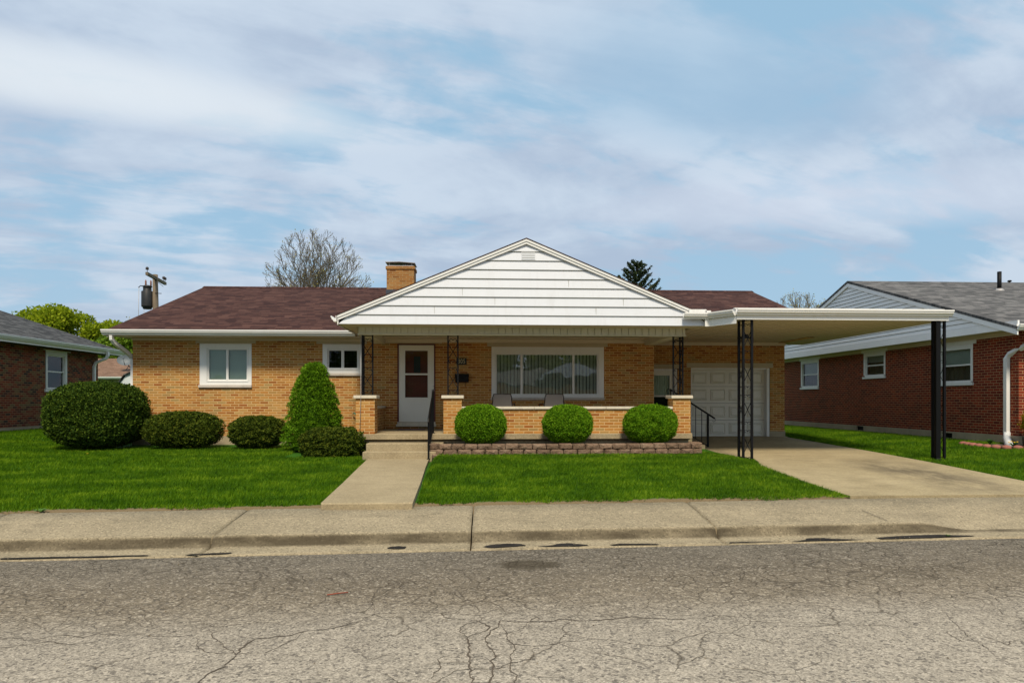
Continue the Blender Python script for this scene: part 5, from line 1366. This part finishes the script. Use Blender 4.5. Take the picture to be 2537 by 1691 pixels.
# ================================================================ TREES
def branch_tree(name, label, cat, base, height, spread, seed, mat, leafm=None, levels=6, fork_h=.3, nleaf=0, leaf=(.16,.12), r0=.28, min_r=.012, group=None, stems=6, up=.55):
    t = thing(name, label, cat, base, group); r = random.Random(seed); B = Vector(base)
    V = []; F = []; tips = []
    def seg(p, q, ra, rb):
        d = (q-p); 
        if d.length < 1e-6: return
        d.normalize(); u = d.orthogonal().normalized(); w = d.cross(u); b = len(V)
        for (c, rad) in ((p, ra), (q, rb)):
            for k in range(4): a = math.pi/2*k; c2 = c + u*math.cos(a)*rad + w*math.sin(a)*rad; V.append(tuple(c2))
        for k in range(4): F.append((b+k, b+(k+1) % 4, b+4+(k+1) % 4, b+4+k))
    def grow(p, d, ln, rad, lv):
        n = 3; q = p; up_ = up
        for i in range(n):
            d2 = (d + Vector((r.gauss(0,.07), r.gauss(0,.07), r.gauss(0,.06)+.05*up))).normalized()
            q2 = q + d2*ln/n; seg(q, q2, max(min_r, rad*(1-.12*i)), max(min_r, rad*(1-.12*(i+1)))); q, d = q2, d2
            if lv > 1 and i > 0 and r.random() < .55: side(q, d, ln*.55, rad*.5, lv-1)
        tips.append((q, d))
        if lv == 0: return
        k = 2 if r.random() < .72 else 3
        for j in range(k): side(q, d, ln*r.uniform(.66,.86), rad*(.72 if k == 2 else .62), lv-1, .42)
    def side(q, d, ln, rad, lv, ang=.5):
        ax = Vector((r.gauss(0,1), r.gauss(0,1), r.gauss(0,1))).cross(d).normalized()
        d2 = (Matrix.Rotation(r.uniform(.6,1.25)*ang, 3, ax) @ d); d2.z += .12*up; d2.normalize(); grow(q, d2, ln, max(rad, min_r), lv)
    fk = B + Vector((0,0,height*fork_h)); seg(B-Vector((0,0,.3)), fk, r0, r0*.8)
    tot = height*(1-fork_h); L0 = tot*.27
    for i in range(stems):
        a = 2*math.pi*i/stems + r.uniform(-.3,.3); tilt = r.uniform(.15,.95)*spread
        d = Vector((math.sin(tilt)*math.cos(a), math.sin(tilt)*math.sin(a), math.cos(tilt))); grow(fk - Vector((0,0,r.uniform(0,.1)*height)), d, L0*r.uniform(.85,1.15), r0*.5, levels-1)
    np_mesh('trunk', V, F, mat, t)
    if nleaf and leafm:
        rr = np.random.default_rng(seed); P = np.array([tuple(q) for q, d in tips]); P = P[rr.integers(0, len(P), nleaf)] + rr.normal(size=(nleaf,3))*(.18*leaf[0]/.12)
        N = rr.normal(size=(nleaf,3)); N /= np.linalg.norm(N, axis=1)[:,None]
        LV, LF = leaves(P, N, leaf[0], leaf[1], rr, 1.0); np_mesh('crown', LV, LF, leafm, t)
    print(name, len(F), 'branch faces')
    return t
def vase_tree(name, label, base, fork, cc, cr, seed, leaders=30, r0=.3, min_r=.013, nleaf=1500, leaf=(.13,.09), low=-.55):
    """limbs fan out from one fork and end on an oval crown: cc = crown centre, cr = its radii"""
    t = thing(name, label, 'tree', base, 'nearly bare spring trees'); r = random.Random(seed); B = Vector(base); V = []; F = []; tips = []
    cc = Vector(cc); cr = Vector(cr)
    def inside(p, k=1.0): d = p-cc; return (d.x/cr.x)**2 + (d.y/cr.y)**2 + (d.z/cr.z)**2 < k
    def seg(p, q, ra, rb):
        d = (q-p).normalized(); u = d.orthogonal().normalized(); w = d.cross(u); b = len(V)
        for (c, rad) in ((p, ra), (q, rb)):
            for k in range(3): a = math.pi*2/3*k; V.append(tuple(c + u*math.cos(a)*rad + w*math.sin(a)*rad))
        for k in range(3): F.append((b+k, b+(k+1) % 3, b+3+(k+1) % 3, b+3+k))
    def twig(p, d, ln, rad, lv):
        n = 4; q = p
        for i in range(n):
            d = (d + Vector((r.gauss(0,.09), r.gauss(0,.09), .05+r.gauss(0,.05)))).normalized(); q2 = q + d*ln/n
            if not inside(q2, 1.12): break
            seg(q, q2, max(min_r, rad*(1-i/n)), max(min_r, rad*(1-(i+1)/n)))
            if lv > 0:
                ax = Vector((r.gauss(0,1), r.gauss(0,1), r.gauss(0,1))).cross(d).normalized()
                twig(q2, (Matrix.Rotation(r.uniform(.3,.7), 3, ax) @ d), ln*.55, rad*.5, lv-1)
            q = q2
        tips.append(q)
    fk = B + Vector((0,0,fork)); seg(B-Vector((0,0,.3)), fk, r0, r0*.9)
    for i in range(leaders):
        z = low + (1-low)*((i+.5)/leaders); a = i*2.399963; s = math.sqrt(max(0, 1-z*z))
        end = cc + Vector((cr.x*s*math.cos(a), cr.y*s*math.sin(a), cr.z*z))*r.uniform(.93,1.02)
        ln = (end-fk).length; c1 = fk.lerp(end, .45) + Vector((0,0,-.05*ln)) + Vector((r.gauss(0,.15), r.gauss(0,.15), 0)); n = 14; q = fk; rad = r0*.32*r.uniform(.8,1.2)
        for k in range(1, n+1):
            f = k/n; q2 = fk*(1-f)**2 + c1*2*f*(1-f) + end*f*f + Vector((r.gauss(0,.05), r.gauss(0,.05), r.gauss(0,.04)))
            seg(q, q2, max(min_r, rad*(1-.9*(k-1)/n)), max(min_r, rad*(1-.9*f)))
            if f > .22:
                d = (q2-q).normalized(); ax = Vector((r.gauss(0,1), r.gauss(0,1), r.gauss(0,1))).cross(d).normalized()
                twig(q2, Matrix.Rotation(r.uniform(.35,.75), 3, ax) @ d, ln*.26*(1.15-.5*f), rad*.45*(1-.6*f), 2)
            q = q2
    np_mesh('trunk', V, F, M['bark'], t)
    rr = np.random.default_rng(seed); P = np.array([tuple(q) for q in tips]); P = P[rr.integers(0, len(P), nleaf)] + rr.normal(size=(nleaf,3))*.12
    N = rr.normal(size=(nleaf,3)); N /= np.linalg.norm(N, axis=1)[:,None]
    LV, LF = leaves(P, N, leaf[0], leaf[1], rr, 1.0); np_mesh('crown', LV, LF, M['bud'], t)
    print(name, len(F))
vase_tree('bare_tree', 'wide nearly bare tree rising above the brown roof left of the chimney', (-13.9,60,-1.2), 7.9, (-13.8,60,9.4), (4.45,3.4,5.15), 4, leaders=40, nleaf=1500, low=-.75)
vase_tree('bare_tree', 'low branching bare tree peeking above the carport beside the right gable', (30.2,62,-1.2), 5.0, (30.2,62,7.2), (3.3,2.6,2.7), 9, leaders=26, nleaf=3200)
branch_tree('bare_tree', 'small pale bare tree between the yellow green trees at the far left', 'tree', (-29.5,58,-1.2), 9.2, .6, 15, M['bark'], M['bud'], levels=5, nleaf=1200, leaf=(.16,.12), r0=.2, min_r=.022, stems=6, fork_h=.35)
branch_tree('bare_tree', 'tiny bare treetop just over the brown roof left of the wide tree', 'tree', (-20.6,66,-1.2), 12.0, .6, 17, M['bark'], M['bud'], levels=5, nleaf=900, leaf=(.16,.12), r0=.2, min_r=.022, stems=6, fork_h=.3)

def crown_tree(name, label, base, h, r3, seed, mat, n, leaf=(.22,.16), group='leafy trees behind the left house', nb=38):
    t = thing(name, label, 'tree', base, group); r = np.random.default_rng(seed); B = np.array(base)
    cc = B + np.array([0,0,h-r3[2]]); Vs = []; Fs = []; off = 0
    mb = MB(); mb.tube([tuple(B-np.array([0,0,.3])), tuple(B+np.array([.1,0,h*.35])), tuple(cc)], .26, 7, r2=.1)
    per = n//nb
    for i in range(nb):
        d = r.normal(size=3); d /= np.linalg.norm(d); d[2] = d[2]*.9+.1; rad = r.uniform(.35,1)**.5
        c = cc + d*np.array(r3)*rad*.92; s = r.uniform(.34,.58)*r3[0]*.8
        q = r.normal(size=(per,3)); q /= np.linalg.norm(q, axis=1)[:,None]; q *= (r.uniform(.2,1,per)**.45)[:,None]*s*np.array([1,1,.62])
        N = q/(np.linalg.norm(q, axis=1)[:,None]+1e-6)*.6+np.array([0,0,.5])
        V, F = leaves(c+q, N, leaf[0], leaf[1], r, 1.0, .1); Vs.append(V); Fs.append(F+off); off += len(V)
        mb.tube([tuple(cc-np.array([0,0,r3[2]*.6])), tuple((cc+c)/2+r.normal(size=3)*.2), tuple(c)], .06, 4, r2=.02)
    np_mesh('crown', np.vstack(Vs), np.vstack(Fs), mat, t); mb.build('trunk', M['bark'], t)
crown_tree('leafy_tree', 'yellow green leafy tree above the grey roof at the far left', (-30.3,52,-1.2), 8.5, (3.3,3,3.4), 41, M['maple'], 34000, nb=60)
crown_tree('leafy_tree', 'yellow green leafy tree just right of the tallest leafy tree', (-27.3,55,-1.2), 7.5, (2.7,2.6,3.5), 42, M['maple'], 28000, nb=52)
crown_tree('leafy_tree', 'fresh green leafy tree beside the gutter of the tan brick house', (-24.0,50,-1.2), 6.6, (2.6,2.4,3.0), 43, M['maple_green'], 26000, nb=50)
crown_tree('leafy_tree', 'darker green low tree behind the light brown roof', (-27.2,51,-1.2), 5.2, (3.4,2.2,2.5), 44, M['maple_green'], 22000, nb=44)
crown_tree('leafy_tree', 'low green tree hidden mostly behind the tan brick house corner', (-22.2,54,-1.2), 5.0, (2.6,2.2,2.6), 46, M['maple_green'], 16000, nb=36)
crown_tree('dark_tree', 'dark conifer tip just above the yellow green tree at the far left', (-36.5,62,-1.2), 9.5, (1.3,1.3,3.2), 45, M['conifer'], 4000, group='dark tree tops far behind', nb=20)
def spruce(name, label, base, h, rad, seed):
    t = thing(name, label, 'tree', base); r = np.random.default_rng(seed); B = np.array(base); Vs = []; Fs = []; off = 0
    mb = MB(); mb.tube([tuple(B), tuple(B+np.array([0,0,h]))], .3, 8, r2=.03)
    n = 112
    for i in range(n):
        f = 1-(i/n)**.8*.62; z = h*(.30+.70*i/n); a = i*2.4; L_ = rad*(1-(i/n))**.85*r.uniform(.7,1.1)+.35
        d = np.array([math.cos(a), math.sin(a), .10+.55*(i/n)]); p0 = B+np.array([0,0,z]); pts = [p0+d*L_*s+np.array([0,0,.28*L_*s*s]) for s in (0,.35,.7,1)]
        mb.tube([tuple(p) for p in pts], .05, 4, r2=.015)
        m = int(105*L_/2)+26; s = r.uniform(.15,1,m)**.7; P = p0+d*(L_*s)[:,None]+np.stack([np.zeros(m),np.zeros(m),.28*L_*s*s],1)
        P = P + r.normal(size=(m,3))*np.array([.10,.10,.06])*(1.15-s*.6)[:,None]; P[:,2] -= .05
        V, F = leaves(P, np.tile(d,(m,1)), .26, .09, r, .8, .25); Vs.append(V); Fs.append(F+off); off += len(V)
    np_mesh('crown', np.vstack(Vs), np.vstack(Fs), M['conifer'], t); mb.build('trunk', M['bark_dark'], t)
spruce('spruce_tree', 'dark spruce top rising behind the right slope of the white gable', (14.2,60,-1.2), 13.3, 4.8, 5)

# ================================================================ ACROSS THE STREET (seen in the window reflections)
oh = thing('opposite_house', 'white gabled house mirrored in the large picture window', 'house', (6.5, -30, -1.4))
mb = MB(); mb.box(-2, 15, -38, -30, -1.7, 1.35); mb.build('wall', M['tan_brick'], oh)
mb = MB()
for k in range(10):
    z = 2.3+.16*k; hw = (3.5-z)/.40
    if hw <= 0: break
    h2 = max(.01, (3.5-z-.15)/.40); mb.add([(9.0+hw,-27.9,z),(9.0-hw,-27.9,z),(9.0-h2,-27.92,z+.15),(9.0+h2,-27.92,z+.15)], [(0,1,2,3)])
mb.build('gable_siding', M['white_siding'], oh)
mb = MB(); mb.prism([(5.8,2.28),(9.0,3.58),(12.2,2.28),(12.2,2.2),(9.0,3.5),(5.8,2.2)], 'y', -34, -27.95); mb.prism([(5.8,2.2),(12.2,2.2),(12.2,2.27),(5.8,2.27)], 'y', -34, -27.95)
mb.prism([(-2.5,1.4),(-2.5,1.47),(15.5,1.47),(15.5,1.4)], 'y', -38.5, -29.5)
mb.build('roof', M['grey_shingle_side'], oh)
mb = MB(); mb.prism([(-29.5,1.48),(-34,3.0),(-38.5,1.48)], 'x', -2.4, 15.4); mb.build('main_roof', M['grey_shingle'], oh)
for i, (x, y, hh, rr3) in enumerate([(-9,-40,9,(4.5,4,4)),(-2,-48,11,(5,4,5)),(5,-50,10,(5,4,4.5)),(12,-47,11,(5,4,5)),(20,-42,10,(5,4,4.5)),(-17,-42,10,(5,4,4.5))]):
    crown_tree('street_tree', ['broad green tree left of the mirrored house','tall green tree behind the left of the mirrored house','green tree straight behind the mirrored house','tall green tree behind the right of the mirrored house','broad green tree right of the mirrored house','green tree farthest left in the mirror view'][i], (x,y,-1.4), hh, rr3, 60+i, M['maple_green'], 5000, leaf=(.45,.35), group='trees across the street', nb=36)

shrub('added_hedge', 'added unseen hedge behind the houses across the street, darkening the door glass reflection', 'hedge', (0,-56,1.0), (75,2.2,3.2), -1.7, M['yew'], 22000, p=6, amp=.03, seed=77, leaf=(.6,.4), bumpy=.2)  # added so no bright sky under the tree crowns reflects in the door
# ================================================================ LIGHT, SKY, CAMERA
SUN_EL, SUN_AZ = 52, 180      # azimuth clockwise from +Y: behind the camera, a little to the left
w = bpy.data.worlds.new('World'); SC.world = w; w.use_nodes = True
nt = w.node_tree; nt.nodes.clear(); lk = nt.links
def wn(t, **kw):
    n = nt.nodes.new(t)
    for k, v in kw.items(): setattr(n, k, v)
    return n
def wm(op, a, b=None, clamp=False):
    n = wn('ShaderNodeMath', operation=op, use_clamp=clamp)
    for i, x in enumerate((a, b)):
        if x is None: continue
        if isinstance(x, bpy.types.NodeSocket): lk.new(x, n.inputs[i])
        else: n.inputs[i].default_value = x
    return n.outputs[0]
sky = wn('ShaderNodeTexSky', sky_type='NISHITA'); sky.sun_disc = False; sky.sun_elevation = R(SUN_EL); sky.sun_rotation = R(SUN_AZ); sky.dust_density = 1.5; sky.air_density = 1.0; sky.ozone_density = 1.5
tc = wn('ShaderNodeTexCoord'); sp = wn('ShaderNodeSeparateXYZ'); lk.new(tc.outputs['Generated'], sp.inputs[0])
zz = wm('ADD', wm('MAXIMUM', sp.outputs[2], 0), .22)
def comb(x, y, z):
    n = wn('ShaderNodeCombineXYZ')
    for i, v in enumerate((x, y, z)):
        if isinstance(v, bpy.types.NodeSocket): lk.new(v, n.inputs[i])
        else: n.inputs[i].default_value = v
    return n.outputs[0]
pu = wm('DIVIDE', sp.outputs[0], zz); pv = wm('DIVIDE', sp.outputs[1], zz)
def wnoise(vec, scale, detail, rough, dist=0):
    n = wn('ShaderNodeTexNoise'); lk.new(vec, n.inputs['Vector']); n.inputs['Scale'].default_value = scale; n.inputs['Detail'].default_value = detail; n.inputs['Roughness'].default_value = rough; n.inputs['Distortion'].default_value = dist
    return n.outputs['Fac']
def wmap(v, lo, hi, a=0, b=1):
    n = wn('ShaderNodeMapRange'); n.interpolation_type = 'SMOOTHSTEP'; lk.new(v, n.inputs[0])
    for i, x in enumerate((lo, hi, a, b)): n.inputs[i+1].default_value = x
    return n.outputs[0]
def wmix(f, a, b, mode='MIX'):
    n = wn('ShaderNodeMix', data_type='RGBA', blend_type=mode)
    for s, v in ((n.inputs[0], f), (n.inputs[6], a), (n.inputs[7], b)):
        if isinstance(v, bpy.types.NodeSocket): lk.new(v, s)
        else: s.default_value = v if not isinstance(v, tuple) else (*v, 1)
    return n.outputs[2]
# clouds drift from upper left to lower right: skewed, stretched coordinates on a cloud plane
su = wm('ADD', wm('MULTIPLY', pu, .75), wm('MULTIPLY', pv, .55)); sv = wm('SUBTRACT', wm('MULTIPLY', pv, .9), wm('MULTIPLY', pu, .35))
vec = comb(wm('MULTIPLY', su, .75), wm('MULTIPLY', sv, 1.35), 0)
n1 = wnoise(vec, 1.5, 6, .52, .35); n2 = wnoise(comb(wm('MULTIPLY', pu, 1.0), wm('MULTIPLY', pv, 1.15), 3.1), 2.6, 6, .54, .25)
n3 = wnoise(comb(pu, wm('MULTIPLY', pv, 1.2), 9.0), .62, 3, .5, .2)
cover = wm('ADD', wm('MULTIPLY', n1, .62), wm('ADD', wm('MULTIPLY', n2, .38), wm('MULTIPLY', wm('SUBTRACT', n3, .5), .5)))
n4 = wnoise(comb(wm('MULTIPLY', pu, 1.3), wm('MULTIPLY', pv, 1.9), 17.0), 3.4, 5, .5, .3)
n5 = wnoise(comb(wm('MULTIPLY', su, 1.1), wm('MULTIPLY', sv, 3.2), 23.0), 3.2, 7, .58, .5)
low = wmap(sp.outputs[2], .02, .30, 1, 0)
fac = wmap(wm('ADD', wm('ADD', cover, wm('MULTIPLY', low, .05)), wm('ADD', wm('MULTIPLY', wm('SUBTRACT', n4, .5), .26), wm('MULTIPLY', wm('SUBTRACT', n5, .5), .32))), .39, .545)
bright = wmap(wm('ADD', wm('MULTIPLY', n2, .35), wm('MULTIPLY', wnoise(comb(wm('MULTIPLY', su, .5), sv, 5.5), 1.6, 8, .6, .5), .65)), .42, .60)
# the one large bright bank high on the left
def blob(cx, cy, sx, sy, rot):
    c, s = math.cos(rot), math.sin(rot)
    dx = wm('SUBTRACT', pu, cx); dy = wm('SUBTRACT', pv, cy)
    a = wm('DIVIDE', wm('ADD', wm('MULTIPLY', dx, c), wm('MULTIPLY', dy, s)), sx); b = wm('DIVIDE', wm('SUBTRACT', wm('MULTIPLY', dy, c), wm('MULTIPLY', dx, s)), sy)
    r = wm('ADD', wm('MULTIPLY', a, a), wm('MULTIPLY', b, b)); r = wm('ADD', r, wm('MULTIPLY', wm('SUBTRACT', n2, .5), 2.2))
    return wmap(r, -.4, 2.6, 1, 0)
hole = blob(.50, 1.38, .34, .20, .1)
fac = wm('MULTIPLY', fac, wm('SUBTRACT', 1.0, wm('MULTIPLY', hole, .7)))
CB = (.42*10, .51*10, .655*10); CW = (.61*10, .70*10, .815*10)
cloud = wmix(bright, CB, CW)
blue = wmix(.88, sky.outputs[0], (.345*10, .56*10, .75*10))
hz = wmap(sp.outputs[2], 0, .30, 1, 0)
col = wmix(wm('ADD', wm('MULTIPLY', fac, .88), .02), blue, cloud)
b1 = blob(-.80, 1.37, .50, .10, .42)
col = wmix(wm('MULTIPLY', b1, .75), col, (.80*10, .855*10, .90*10))
b2 = blob(1.04, 1.75, .6, .14, -.35)
col = wmix(wm('MULTIPLY', b2, .5), col, (.70*10, .76*10, .87*10))
col = wmix(wm('MULTIPLY', hz, .30), col, (.50*10, .60*10, .70*10))
bg = wn('ShaderNodeBackground'); lk.new(col, bg.inputs[0]); bg.inputs[1].default_value = .088
wo = wn('ShaderNodeOutputWorld'); lk.new(bg.outputs[0], wo.inputs[0])
sl_ = bpy.data.lights.new('sun', 'SUN'); sl_.energy = 3.6; sl_.angle = R(12); sl_.color = (1, .89, .72)
so = bpy.data.objects.new('sun', sl_); COL.objects.link(so)
az = R(SUN_AZ); sd_ = Vector((math.sin(az)*math.cos(R(SUN_EL)), math.cos(az)*math.cos(R(SUN_EL)), math.sin(R(SUN_EL))))
so.rotation_euler = (-sd_).to_track_quat('-Z', 'Y').to_euler(); so.location = sd_*60
cam = bpy.data.cameras.new('camera'); co = bpy.data.objects.new('camera', cam); COL.objects.link(co)
cam.sensor_width = 36; cam.lens = 36*1568/2352; cam.shift_y = (918-784)/2352; cam.clip_start = .05; cam.clip_end = 2000
co.location = (0, 0, EYE); co.rotation_euler = (R(90), 0, R(-3.0)); SC.camera = co
SC.view_settings.view_transform = 'Standard'; SC.view_settings.look = 'None'; SC.view_settings.exposure = .22; SC.view_settings.gamma = 1
SC.render.engine = 'CYCLES'
SC.cycles.max_bounces = 6; SC.cycles.diffuse_bounces = 3; SC.cycles.glossy_bounces = 3; SC.cycles.transparent_max_bounces = 12
